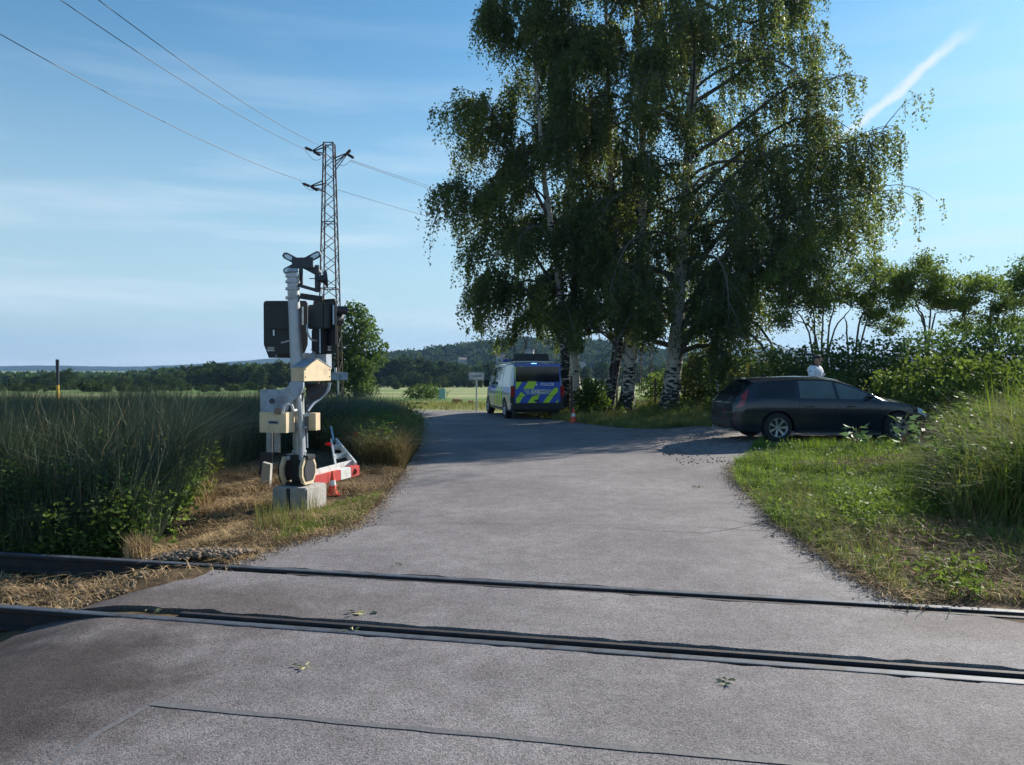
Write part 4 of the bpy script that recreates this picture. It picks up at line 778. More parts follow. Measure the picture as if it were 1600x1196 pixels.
# litter on the asphalt
M_litter = mat('dry_leaf', (.36, .34, .16), .7, var=.3)
for px_, py_, lab, sz in [(560, 962, 'pale yellow twig and leaves lying between the rails', .10), (470, 1047, 'small dry leaf cluster on the asphalt near the left', .06), (1135, 1072, 'single yellow leaf on the asphalt at the right', .07), (620, 885, 'withered leaf just beyond the far rail', .05), (1092, 762, 'dark twig on the road before the car', .08), (555, 988, 'green sprig growing in the groove of the near rail', .06), (240, 958, 'green sprig beside the near rail at the left', .07), (1415, 930, 'white scrap of stone at the verge tip', .05)]:
    p = P(px_, py_); n = 7; c = rng.normal(0, sz*.35, (n, 3))*np.array([1.4, .7, 0])+np.array([0, 0, .012]); ax = rng.normal(0, 1, (n, 3))*np.array([1, .5, .15]); V, Qd = leaf_arrays(c, ax, np.full(n, sz*.7), .35, 0)
    o = np_obj('fallen_leaf', V, Qd, M_litter); o.location = p; tag(o, lab, 'leaf litter')
#PART3
# ------------------------------------------------------------------ materials of the objects
M_galv = mat('galvanised_steel', (.42, .45, .48), .45, .55, var=.15, vscale=14, bump=.05, dirt=(.30, .30, .29), dscale=6)
M_grey = mat('grey_painted_steel', (.33, .39, .46), .55, .1, var=.12, vscale=8, dirt=(.20, .20, .21), dscale=7)
M_cream = mat('cream_painted_metal', (.66, .52, .33), .6, var=.1, vscale=5, dirt=(.46, .36, .23), dscale=6)
M_black = mat('matt_black_plastic', (.012, .014, .018), .5, var=.3, vscale=8)
M_dark = mat('dark_steel', (.05, .055, .065), .5, .5, var=.3, vscale=20)
M_refl = mat('reflective_strip', (.68, .84, .92), .35, 0, var=.05)
M_whitep = mat('white_paint', (.72, .72, .70), .6, var=.1, dirt=(.42, .40, .35), dscale=9)
M_redp = mat('red_paint', (.58, .05, .045), .6, var=.2, vscale=14, dirt=(.33, .09, .07), dscale=8)
M_conc = mat('cast_concrete', (.40, .38, .35), .9, var=.15, vscale=10, bump=.4, bscale=30, dirt=(.27, .25, .22), dscale=4)
M_cone = mat('orange_red_plastic', (.80, .075, .035), .45, var=.08)
M_coneband = mat('cone_reflective_band', (.72, .72, .70), .35, var=.05)
M_glass = mat('tinted_glass', (.010, .013, .017), .06, var=.05, spec=.5, coat=.2)
M_glass2 = mat('side_window_glass', (.07, .095, .085), .05, var=.6, vscale=2.5, spec=.9, coat=.6)
M_rubber = mat('tyre_rubber', (.018, .018, .019), .85, var=.2)
M_trim = mat('black_trim', (.015, .015, .017), .6, var=.2)
M_alloy = mat('alloy_rim', (.50, .53, .56), .3, .75, var=.1)
M_carp = mat('dark_grey_car_paint', (.009, .014, .028), .25, .1, var=.06, spec=.4, coat=.8)
M_vanp = mat('silver_van_paint', (.26, .34, .42), .32, .3, var=.05, spec=.6, coat=.8)
M_blue = mat('police_blue_film', (.016, .085, .42), .35, var=.06, coat=.4)
M_green = mat('fluorescent_yellow_green_film', (.50, .72, .03), .4, var=.06, coat=.3)
M_tail = mat('red_lamp_lens', (.28, .008, .01), .15, var=.1, coat=1)
M_plate = mat('plate_white', (.70, .70, .68), .4, var=.04)
M_ink = mat('black_lettering', (.012, .012, .014), .5, var=.1)
M_insul = mat('brown_insulator', (.05, .022, .018), .25, var=.2, coat=.6)
M_rustst = mat('rusty_lattice_steel', (.045, .032, .036), .8, .2, var=.35, vscale=4, dirt=(.075, .036, .028), dscale=1.5)
M_wire = mat('aluminium_wire', (.07, .07, .075), .5, .5, var=.1)
M_picket = mat('weathered_fence_wood', (.10, .075, .055), .9, var=.35, vscale=6, bump=.5)
M_yellow = mat('yellow_post_paint', (.72, .42, .04), .6, var=.2, vscale=4)
M_teal = mat('faded_teal_paint', (.22, .42, .40), .7, var=.15)
M_hay = mat('hay', (.33, .20, .11), .95, var=.4, vscale=10, bump=.8)
M_wall = mat('pale_house_render', (.40, .39, .36), .9, var=.08)
M_tile = mat('grey_roof_tiles', (.22, .17, .16), .8, var=.2, vscale=2)
bl = mat('blue_beacon_lens', (.05, .2, .9), .2, var=.05); bl.node_tree.nodes['Principled BSDF'].inputs['Emission Color'].default_value = (.12, .45, 1, 1); bl.node_tree.nodes['Principled BSDF'].inputs['Emission Strength'].default_value = 9

# ------------------------------------------------------------------ crossing signal with barrier drive
A_ = R(-15); RZ = rz(A_); DM = 9.55
fx = RZ @ Vector((1, 0, 0)); fy = RZ @ Vector((0, 1, 0))      # fx: along the shaded front face to the right, fy: away
base = P(482, 800); org = Vector((base.x, base.y, 0))-fx*.24+fy*.2; org.z = float(g(org.x, org.y))
sg = empty('crossing_signal', tuple(org), 0, 'grey crossing signal mast with black lamp boards and cream boxes on a concrete block', 'crossing signal')
def loc(px, py, D=DM): return W(px, py, D)-org
def sbox(name, px, py, sx, sy, sz, m, D=DM, r=RZ, parent=sg, bev=.006, smooth=False):
    bm = bmesh.new(); add_box(bm, loc(px, py, D), (sx, sy, sz), r); return bm_obj(name, bm, m, parent, smooth, bev)
K = DM/F
bm = bmesh.new(); add_box(bm, Vector((0, 0, .065)), (.47, .50, .44), RZ); fo = bm_obj('foundation_block', bm, M_conc, sg, bevel=.018)
bm = bmesh.new(); add_box(bm, -fy*.2535-fx*.01+Vector((0, 0, .065)), (.05, .006, .42), RZ); bm_obj('cable_channel', bm, M_dark, fo)
# barrier drive foot: two black eight-sided weights with cream rims
zb = loc(468, 757).z
def octo(c, hx, hz, th, m, name, parent, ax):
    pts = [(-.6*hx, -hz), (.6*hx, -hz), (hx, -.35*hz), (hx, .35*hz), (.6*hx, hz), (-.6*hx, hz), (-hx, .35*hz), (-hx, -.35*hz)]
    bm = bmesh.new(); add_prism(bm, [c+ax[0]*a+Vector((0, 0, b)) for a, b in pts], ax[1]*th); return bm_obj(name, bm, m, parent, bevel=.004)
wz = loc(468, 734).z
for s, nm in ((-.17, 0), (.10, 1)):
    c = fx*s+fy*-.02+Vector((0, 0, wz)); w1 = octo(c, .17, .168, .042, M_cream, 'foot_weight', sg, (fy, fx))
    octo(c+fx*.0425, .122, .125, .012, M_dark, 'dark_face_plate', w1, (fy, fx)); octo(c-fx*.030, .155, .155, .029, M_black, 'dark_back_plate', w1, (fy, fx))
bm = bmesh.new(); add_box(bm, Vector((0, 0, wz)), (.15, .16, .30), RZ); add_box(bm, Vector((0, 0, zb+.02))-fy*.02, (.26, .22, .03), RZ); add_box(bm, Vector((0, 0, wz+.16)), (.33, .20, .06), RZ)
bm_obj('foot_housing', bm, M_black, sg, bevel=.01)
bm = bmesh.new()
for s in (-.09, .09): add_cyl(bm, fx*s-fy*.11+Vector((0, 0, wz+.155)), fx*s-fy*.125+Vector((0, 0, wz+.155)), .028)
bm_obj('bolt_cap', bm, M_grey, sg)
# mast, leaning a touch left at the top, conduit in front
bm = bmesh.new(); add_cyl(bm, loc(468, 722), loc(464, 575), .075); add_cyl(bm, loc(464, 577), loc(458, 428), .078, .070); bm_obj('mast', bm, M_galv, sg, True)
bm = bmesh.new()
for y_ in (432, 441, 452, 466): add_cyl(bm, loc(458, y_+2), loc(458, y_-2), .088)
for y_ in (612, 668, 706): add_cyl(bm, loc(467, y_+1.5), loc(467, y_-1.5), .090)
add_cyl(bm, loc(458, 426), loc(457.7, 421), .074, .06); bm_obj('clamp', bm, M_galv, sg, True)
V, Qd = tube_np(smooth_path([loc(470, 715, DM-.13), loc(469, 660, DM-.14), loc(467, 622, DM-.14), loc(463, 600, DM-.1)], 16), .030, 12); np_obj('conduit', V, Qd, M_galv, sg, True)
# crossbuck seen from behind
bm = bmesh.new()
def arm(a, b, m_bm, wd, th, D):
    a = loc(*a, D); b = loc(*b, D); d = (b-a); q = d.to_track_quat('X', 'Y').to_matrix(); n = d.normalized(); up = Vector((0, -1, 0)).cross(n).normalized()
    pts = [a+n*.0+up*wd*.25, a+n*.03+up*wd/2, b-n*.03+up*wd/2, b+up*wd*.25, b-up*wd*.25, b-n*.03-up*wd/2, a+n*.03-up*wd/2, a-up*wd*.25]
    add_prism(m_bm, pts, (0.02*math.sin(.3), .02, 0))
cb = loc(473, 411, DM+.15)
bm = bmesh.new(); arm((443, 398), (500, 428), bm, .082, .02, DM+.12); bm_obj('crossbuck_arm', bm, M_dark, sg, bevel=.003)
bm = bmesh.new(); arm((444, 426), (501, 396), bm, .082, .02, DM+.15); bm_obj('crossbuck_arm', bm, M_dark, sg, bevel=.003)
bm = bmesh.new()
for a, b, D in (((445.5, 399.3), (458, 406), DM+.117), ((445.5, 425), (454, 420.5), DM+.147), ((486, 404.5), (499, 397.2), DM+.147)): arm(a, b, bm, .05, .02, D)
bm_obj('crossbuck_reflector', bm, M_refl, sg)
sbox('crossbuck_plate', 473.5, 411.5, 35*K, .012, 17*K, M_dark, DM+.09, rz(R(-8)), bev=.003)
bm = bmesh.new(); add_bar(bm, loc(471, 418, DM+.07), loc(471, 447, DM+.07), .045, .03); add_bar(bm, loc(496, 415), loc(496, 457), .05, .035); add_bar(bm, loc(466, 446), loc(498, 455), .045, .04); add_bar(bm, loc(484, 436, DM+.05), loc(500, 436), .012)
bm_obj('horn_bracket', bm, M_dark, sg, bevel=.003)
bm = bmesh.new(); M_ = Matrix.Translation(loc(497, 437)) @ Vector((1, .35, .1)).to_track_quat('Z', 'Y').to_matrix().to_4x4()
add_lathe(bm, [(.02, -.03), (.03, 0), (.04, .03), (.055, .07), (.11, .105), (.12, .11), (.10, .10), (.01, .06)], M_, 24); bm_obj('warning_horn', bm, M_dark, sg, True)
bm = bmesh.new(); add_bar(bm, loc(470, 463), loc(505, 468), .065, .07); bm_obj('head_support_arm', bm, M_black, sg, bevel=.006)
# two lamp heads
def head(cx, cy, wd_, hg, yaw, D, cut=.22, label=None, upper=None, lower=None, strips=(), plate=None):
    q = rz(yaw); c = loc(cx, cy, D); ex = q @ Vector((1, 0, 0)); ey = q @ Vector((0, 1, 0)); w2, h2 = wd_/2, hg/2; r = .035
    pts = [(-w2, -h2+cut), (-w2+cut*.38, -h2), (w2-cut*.38, -h2), (w2, -h2+cut), (w2, h2-r), (w2-r*.3, h2-r*.3), (w2-r, h2), (-w2+r, h2), (-w2+r*.3, h2-r*.3), (-w2, h2-r)]
    bm = bmesh.new(); add_prism(bm, [c+ex*a+Vector((0, 0, b)) for a, b in pts], ey*.014); bd = bm_obj('lamp_board', bm, M_black, sg, bevel=.004)
    for (ax, az, sx, sz, dp) in (upper, lower):
        bm = bmesh.new(); add_box(bm, c+ex*ax+Vector((0, 0, az))-ey*(dp/2+.002), (sx, dp, sz), q); bm_obj('lamp_housing', bm, M_black, bd, bevel=.012)
    for ax, az, sx, sz, dp in strips:
        bm = bmesh.new(); add_box(bm, c+ex*ax+Vector((0, 0, az))-ey*dp, (sx, .006, sz), q); bm_obj('reflective_edge', bm, M_refl, bd)
    if plate:
        ax, az, sx, sz = plate; bm = bmesh.new(); add_box(bm, c+ex*ax+Vector((0, 0, az))-ey*.006, (sx, .006, sz), q); pl = bm_obj('number_plate', bm, M_plate, bd)
        if label: text_obj('plate_number', label, sz*1.05, M_ink, pl, tuple(c+ex*ax+Vector((0, 0, az))-ey*.0105), (R(90), 0, yaw), .0005, .0012)
    return c, ex, ey, bd
head(446.5, 515, 71*K, 91*K, R(-3), DM+.20, .17, 'P418', (-.02, .13, .36, .28, .12), (.02, -.15, .26, .34, .09), ((-.225, .16, .02, .22, .006), (.225, .17, .022, .23, .006), (-.115, .015, .02, .20, .10), (-.119, -.23, .006, .24, .012)), (-.185, -.25, .105, .05))
c2, ex2, ey2, bd2 = head(507, 511, 42*K*1.25, 86*K, R(-36), DM+.05, .12, '418', (.0, .12, .30, .30, .14), (-.03, -.17, .20, .28, .10), ((.185, .14, .022, .24, .012), (.05, -.12, .012, .42, .11)), (.10, -.27, .07, .055))
bm = bmesh.new()
for z_ in (.10,): 
    a = c2+ex2*.04+ey2*.015+Vector((0, 0, z_)); M_ = Matrix.Translation(a) @ ey2.to_track_quat('Z', 'Y').to_matrix().to_4x4(); add_lathe(bm, [(.09, 0), (.09, .05), (.085, .20), (.08, .20), (.084, .05), (.084, 0)], M_, 20)
bm_obj('lamp_visor', bm, M_black, bd2, True)
bm = bmesh.new(); M_ = Matrix.Translation(loc(527, 485, DM+.12)) @ Vector((1, .25, 0)).to_track_quat('Z', 'Y').to_matrix().to_4x4(); add_lathe(bm, [(.0, 0), (.052, 0), (.052, .13), (.046, .13), (.046, .01)], M_, 20); bm_obj('side_lamp_visor', bm, M_dark, bd2, True)
V, Qd = tube_np(smooth_path([loc(480, 508, DM-.1), loc(481, 520, DM-.12), loc(487, 531, DM-.1), loc(500, 533, DM)], 12), .013, 8); np_obj('cable_tube', V, Qd, M_galv, sg, True)
V, Qd = tube_np(smooth_path([loc(440, 536, DM-.02), loc(452, 533, DM-.05), loc(462, 531, DM)], 8), .012, 8); np_obj('cable_tube', V, Qd, M_galv, sg, True)
# grey drive cabinet
DF = DM-.28
cab = sbox('drive_cabinet', 479, 568, .17, .16, .26, M_grey, DF+.50)
bm = bmesh.new(); add_box(bm, loc(503, 563, DF+.62), (.20, .16, .25), RZ); cab2 = bm_obj('drive_cabinet', bm, M_grey, sg, bevel=.008)
bm = bmesh.new(); add_box(bm, loc(504, 547, DF+.60), (.23, .20, .014), RZ); bm_obj('cabinet_lid', bm, M_whitep, cab2, bevel=.003)
bm = bmesh.new(); [add_cyl(bm, loc(a, 547, DF+.6), loc(a, 535, DF+.6), .014) for a in (494, 507)]; bm_obj('lifting_bolt', bm, M_galv, cab2, True)
# cream gabled counterweight: shaded face to the left, sunlit gable to the right
k0 = loc(475, 596, DF-.02); wv, dv = .17, .66; e1, e2 = .165, .265
gab = [k0, k0+fy*dv, k0+fy*dv+Vector((0, 0, e1)), k0+fy*dv/2+Vector((0, 0, e2)), k0+Vector((0, 0, e1))]
bm = bmesh.new(); add_prism(bm, gab, -fx*wv); cw = bm_obj('gabled_counterweight', bm, M_cream, sg, bevel=.004)
bm = bmesh.new()
for s in (0, 1):
    a = k0+Vector((0, 0, e1+.004))+(fy*dv if s else Vector()); b = k0+fy*dv/2+Vector((0, 0, e2+.006)); ov = (a-b).normalized()*.015
    add_prism(bm, [a+ov+fx*.006, b+fx*.006, b+Vector((0, 0, .008))+fx*.006, a+ov+Vector((0, 0, .008))+fx*.006], -fx*(wv+.012))
bm_obj('gable_cover', bm, M_grey, cw)
bm = bmesh.new(); [add_cyl(bm, k0+fy*a+Vector((0, 0, b)), k0+fy*a+Vector((0, 0, b))+fx*.006, .008, None, 8) for a, b in ((.03, .05), (.03, .14), (dv-.03, .05), (dv-.03, .14))]; bm_obj('bolt_head', bm, M_dark, cw)
# curved arm plates sweeping down to the left
def swp(D, dx, m, nm):
    px_ = [(452, 597), (476, 597), (476, 606), (472, 615), (465, 622), (457, 626), (450, 634), (446, 646), (401, 646), (401, 609), (436, 609), (446, 607), (451, 602)]
    bm = bmesh.new(); pts = [loc(a+dx, b, D) for a, b in px_]; q = rz(R(-14)); c0_ = pts[0]
    add_prism(bm, [c0_+q @ (p-c0_) for p in pts], (.006, .028, 0)); return bm_obj(nm, bm, m, sg, bevel=.004)
ar = swp(DF+.03, 0, M_grey, 'swing_arm')
bm = bmesh.new(); add_cyl(bm, loc(425, 627, DF-.06), loc(425, 627, DF+.02), .034); bm_obj('pivot_cap', bm, M_dark, ar, True)
V, Qd = tube_np(smooth_path([loc(515, 598, DF+.42), loc(512, 610, DF+.42), loc(502, 621, DF+.40), loc(489, 631, DF+.30), (loc(480, 643, DF+.2))], 16), .02, 8); np_obj('rear_swing_arm', V*np.array([1, 1, 1]), Qd, M_grey, sg, True)
bm = bmesh.new(); pts = [loc(*p) for p in [(478, 600, DF+.35), (514, 600, DF+.42), (512, 611, DF+.42), (501, 621, DF+.40), (488, 631, DF+.30), (478, 641, DF+.2), (478, 618, DF+.2)]]; add_prism(bm, pts, (.01, .012, 0)); bm_obj('rear_arm_web', bm, M_dark, sg)
sbox('brake_box', 435, 643, .08, .07, .07, mat('brown_box_paint', (.22, .15, .11), .7), DF-.02)
V, Qd = tube_np(smooth_path([loc(441, 646, DF-.1), loc(446, 634, DF-.12), loc(455, 633, DF-.12), loc(458, 642, DF-.1), loc(463, 641, DF-.05)], 14), .017, 8); np_obj('white_cable_loop', V, Qd, M_whitep, sg, True)
# lower cream boxes
k1 = loc(446.5, 677, DF-.06); w_, d_, h_ = .36, .20, .245
bm = bmesh.new(); add_prism(bm, [k1, k1-fx*w_, k1-fx*w_+fy*d_, k1+fy*d_], (0, 0, h_)); bx1 = bm_obj('cream_weight_box', bm, M_cream, sg, bevel=.006)
bm = bmesh.new(); add_box(bm, k1-fx*.17+Vector((0, 0, .125))-fy*.003, (.15, .006, .045), RZ); lb = bm_obj('type_plate', bm, M_grey, bx1)
bm = bmesh.new(); add_box(bm, k1-fx*.17+Vector((0, 0, .125))-fy*.0075, (.11, .003, .022), RZ); bm_obj('dark_print', bm, M_ink, lb)
k2_ = loc(493, 673, DF+.25); bm = bmesh.new(); add_prism(bm, [k2_, k2_-fx*.10, k2_-fx*.10+fy*.11, k2_+fy*.11], (0, 0, .215)); bx2_ = bm_obj('cream_weight_box', bm, M_cream, sg, bevel=.005)
bm = bmesh.new(); add_bar(bm, loc(473, 650, DM-.04), loc(490, 647, DF+.3), .02, .03); add_bar(bm, loc(455, 662, DM-.05), loc(466, 662, DM-.05), .03, .03); bm_obj('box_bracket', bm, M_galv, sg)
bm = bmesh.new(); add_box(bm, loc(467, 668, DM-.08), (.17, .1, .022), RZ); [add_cyl(bm, loc(a, 668, DM-.17), loc(a, 668, DM+.05), .012) for a in (458, 477)]; bm_obj('pipe_clamp', bm, M_galv, sg, bevel=.003)
bm = bmesh.new(); [add_bar(bm, loc(a, 645, DM+.05), loc(a+1, 700, DM+.06), .05, .012) for a in (459, 477)]; bm_obj('back_rail', bm, M_grey, sg)
# two steel channels below the big box
bm = bmesh.new(); org2 = P(426, 706, .35)
for px_ in (420, 432):
    a = loc(px_, 690, 9.5); add_box(bm, a, (.07, .012, .27), rz(R(-12))); add_box(bm, a+Vector((.035, -.018, 0)), (.012, .045, .27), rz(R(-12)))
bm_obj('hanging_channel', bm, M_galv, sg, bevel=.002)
# low dark concrete post left of the block
b = P(412, 762); bm = bmesh.new(); add_prism(bm, [(b.x-.07, b.y, -.05), (b.x+.07, b.y, -.05), (b.x+.085, b.y+.02, .33), (b.x-.03, b.y+.02, .36)], (0, .1, .0)); o = bm_obj('concrete_marker', bm, M_conc, bevel=.01); tag(o, 'short weathered concrete marker post in the straw left of the concrete block', 'post')
b = P(412, 752); bm = bmesh.new(); add_box(bm, (b.x-.01, b.y+.12, .22), (.2, .03, .42), Euler((R(-8), 0, R(4))).to_matrix()); o = bm_obj('dark_board', bm, M_dark, bevel=.004); tag(o, 'dark flat board stuck in the soil behind the low concrete marker', 'board')

# ------------------------------------------------------------------ broken barrier boom with fork frame
b0 = P(485, 764); b0.z = .10; b1 = P(556, 748); b1.z = .13
br = empty('broken_barrier', tuple(b0), 0, 'fallen red and white barrier boom with ladder-like fork lying behind the cone', 'barrier'); d = (b1-b0); n_d = d.normalized()
sx_ = [0, .28, .56, .80, 1.0]
for i in range(4):
    bm = bmesh.new(); a = d*sx_[i]; c = d*sx_[i+1]; m_ = M_redp if i in (0, 1, 3) else M_whitep
    add_bar(bm, a, c, .13, .16); bm_obj('boom_section', bm, M_redp if i in (0, 3) else (M_redp if False else M_whitep) if i != 1 else M_redp, br, bevel=.006)
bm = bmesh.new(); add_bar(bm, Vector((0, -.02, .075)), d*.62+Vector((0, 0, .085)), .012, .17); bm_obj('white_boom_cover', bm, M_whitep, br)
bm = bmesh.new(); add_cyl(bm, d*.97+Vector((0, -.085, 0)), d*.97+Vector((0, -.12, 0)), .055); bm_obj('red_end_lamp', bm, M_tail, br, True)
fl0 = d*.52+Vector((0, .06, .06)); fr0 = d*.98+Vector((0, .06, .06)); fl1 = W(517, 690, 14.2)-b0; fr1 = W(525, 690, 14.2)-b0; ft = W(517, 668, 15.2)-b0
bm = bmesh.new(); add_bar(bm, fl0, fl1, .03, .10); bm_obj('fork_rail', bm, M_whitep, br, bevel=.003)
bm = bmesh.new(); add_bar(bm, fr0, fr1, .03, .12); bm_obj('fork_rail', bm, M_whitep, br, bevel=.003)
for t_ in (.12, .42, .75):
    bm = bmesh.new(); add_bar(bm, fl0.lerp(fl1, t_), fr0.lerp(fr1, t_), .02, .09); bm_obj('fork_rung', bm, M_whitep, br, bevel=.002)
bm = bmesh.new(); add_bar(bm, (fl1+fr1)/2, ft, .035, .05); bm_obj('fork_tip', bm, M_grey, br, bevel=.002)

# ------------------------------------------------------------------ traffic cones
def cone(p, h, label):
    root = empty('traffic_cone', tuple(p), R(20), label, 'traffic cone', 'traffic cones'); s = h/.5
    bm = bmesh.new(); add_box(bm, (0, 0, .012*s), (.30*s, .30*s, .024*s)); bm_obj('cone_base', bm, M_cone, root, bevel=.006)
    prof = lambda z: (.105-(z-.024)*.185)*s
    for z0, z1, m_, nm in ((.024, .2, M_cone, 'cone_body'), (.2, .31, M_coneband, 'white_band'), (.31, .5, M_cone, 'cone_tip')):
        bm = bmesh.new(); e = .0008*s if nm == 'white_band' else 0
        pr = ([(.135*s, .024*s)] if z0 < .1 else [])+[(prof(z0)+e, z0*s), (prof(z1)+e, z1*s)]+([(0.001, z1*s)] if z1 > .4 else [])
        add_lathe(bm, pr, Matrix(), 28); bm_obj(nm, bm, m_, root, True)
cone(P(519, 774), .33, 'orange-red cone with white band beside the concrete block and fallen barrier')
p = P(896, 660); cone(p, .46, 'small far orange-red cone at the rear right of the police van')

# ------------------------------------------------------------------ vehicles
def interp(tab, x): return float(np.interp(x, [t[0] for t in tab], [t[1] for t in tab]))
def sm_interp(tab):
    xs = np.array([t[0] for t in tab]); ys = np.array([t[1] for t in tab])
    fine = np.linspace(xs[0], xs[-1], 600); yy = np.interp(fine, xs, ys); kk = np.ones(15)/15; ys2 = np.convolve(np.pad(yy, 7, 'edge'), kk, 'valid'); return lambda x: float(np.interp(x, fine, ys2))
def body(root, Ln, Wb, wheels, Rw, sill, belt, zr, wr, zc, wplan, name='body', m=None, arch=.06):
    """lofted shell. x forward from the rear bumper, returns width function (x,z)->y"""
    belt, zr, wr, zc, wplan = map(sm_interp, (belt, zr, wr, zc, wplan))
    xs = sorted(set(np.round(np.concatenate([np.linspace(0, .3, 9), np.linspace(.3, Ln-.3, 70), np.linspace(Ln-.3, Ln, 9)]+[wx+np.linspace(-(Rw+arch), Rw+arch, 25) for wx in wheels]), 4)))
    def zbot(x):
        z = interp(sill, x)
        for wx in wheels:
            dd = (Rw+arch)**2-(x-wx)**2
            if dd > 0: z = max(z, Rw+math.sqrt(dd)*.98)
        return z
    def side(x, z):
        wb = wplan(x)*Wb/2; b = belt(x); r = zr(x)
        if z <= b: t = (z-.2)/(b-.2); return wb*(1-.05*(1-t)**2-.045*max(0, t-.55)**2/.2)
        t = (z-b)/max(.01, r-b); e = wb*(1-.045*.2025/.2); return e+(wr(x)*wplan(x)*Wb/2-e)*min(1, t)
    secs = []
    for x in xs:
        zb, b, r, c = zbot(x), belt(x), zr(x), zc(x); r = max(r, b+.004); c = max(c, r+.004); zb = min(zb, b-.04); s = []
        for t in np.linspace(0, 1, 9): z = zb+(b-zb)*t; s.append((x, side(x, z), z))
        for t in (.25, .5, .75, 1): z = b+(r-b)*t; s.append((x, side(x, z), z))
        yr = s[-1][1]
        for t in (.06, .15, .3, .5, .75, 1): s.append((x, yr*(1-t), r+(c-r)*(1-(1-t)**2.6)))
        secs.append(s)
    bm = bmesh.new(); grid = []
    for s in secs:
        row = [bm.verts.new(p) for p in s]; row2 = [bm.verts.new((p[0], -p[1], p[2])) for p in s[:-1]][::-1]; grid.append(row+row2)
    for a, b in zip(grid, grid[1:]):
        for i in range(len(a)-1): bm.faces.new((a[i], b[i], b[i+1], a[i+1]))
    for row in (grid[0], grid[-1]): bm.faces.new(row)
    o = bm_obj(name, bm, m, root, True)
    bm = bmesh.new(); segs = [(0.12, wheels[0]-Rw-arch), (wheels[0]+Rw+arch, wheels[1]-Rw-arch), (wheels[1]+Rw+arch, Ln-.15)]
    add_box(bm, (Ln/2, 0, .45), (Ln-.5, Wb*.66, .42)); 
    for a, b in segs: add_box(bm, ((a+b)/2, 0, .36), (b-a-.02, Wb*.86, .24))
    bm_obj('underbody', bm, M_trim, root); return side, belt, zr, wr, zc, wplan, zbot
def side_panel(root, name, side, top, bot, x0, x1, m, sgn, off=.006, n=14, slant=(0, 0)):
    """panel lying 6 mm proud of the body side; slant shifts the ends at the top"""
    V = []; k = 5
    for i in range(n+1):
        for j in range(k):
            f = i/n; u_ = j/(k-1); x = x0+(x1-x0)*f+u_*(slant[0]*(1-f)+slant[1]*f); zb_, zt_ = bot(x), top(x); z = zb_+(zt_-zb_)*u_; V.append((x, sgn*(side(x, z)+off), z))
    i = np.arange(n)[:, None]*k; j = np.arange(k-1)[None]; Q = np.stack([i+j, i+k+j, i+k+j+1, i+j+1], -1).reshape(-1, 4)
    if sgn > 0: Q = Q[:, ::-1]
    return np_obj(name, np.array(V), Q, m, root, True)
def wheel(root, x, y, r, wd_, sgn, spokes, parent=None):
    M_ = Matrix.Translation((x, y, r)) @ Matrix.Rotation(-sgn*math.pi/2, 4, 'X'); h = wd_/2
    bm = bmesh.new(); add_lathe(bm, [(r*.62, -h), (r*.72, -h*1.02), (r*.93, -h), (r, -h*.75), (r, h*.75), (r*.93, h), (r*.72, h*1.02), (r*.65, h), (r*.62, h*.8)], M_, 40); wh = bm_obj('wheel', bm, M_rubber, root, True)
    bm = bmesh.new(); add_lathe(bm, [(r*.66, h*.98), (r*.64, h*.99), (r*.61, h*.9), (r*.60, h*.2)], M_, 40); add_lathe(bm, [(.001, h*.78), (r*.13, h*.76), (r*.15, h*.6)], M_, 20)
    for i in range(spokes):
        a = i*2*math.pi/spokes; dr = Vector((math.cos(a), math.sin(a), 0)); tn = Vector((-math.sin(a), math.cos(a), 0))
        pts = [M_ @ (dr*r*.1+tn*s*r*.05+Vector((0, 0, h*.66))) for s in (-1, 1)]+[M_ @ (dr*r*.62+tn*s*r*.085+Vector((0, 0, h*.86))) for s in (1, -1)]
        add_prism(bm, pts, M_.to_3x3() @ Vector((0, 0, -.025)))
    bm_obj('rim', bm, M_alloy, wh)
    bm = bmesh.new(); add_lathe(bm, [(.001, h*.1), (r*.61, h*.12)], M_, 28); bm_obj('brake_disc', bm, M_dark, wh)
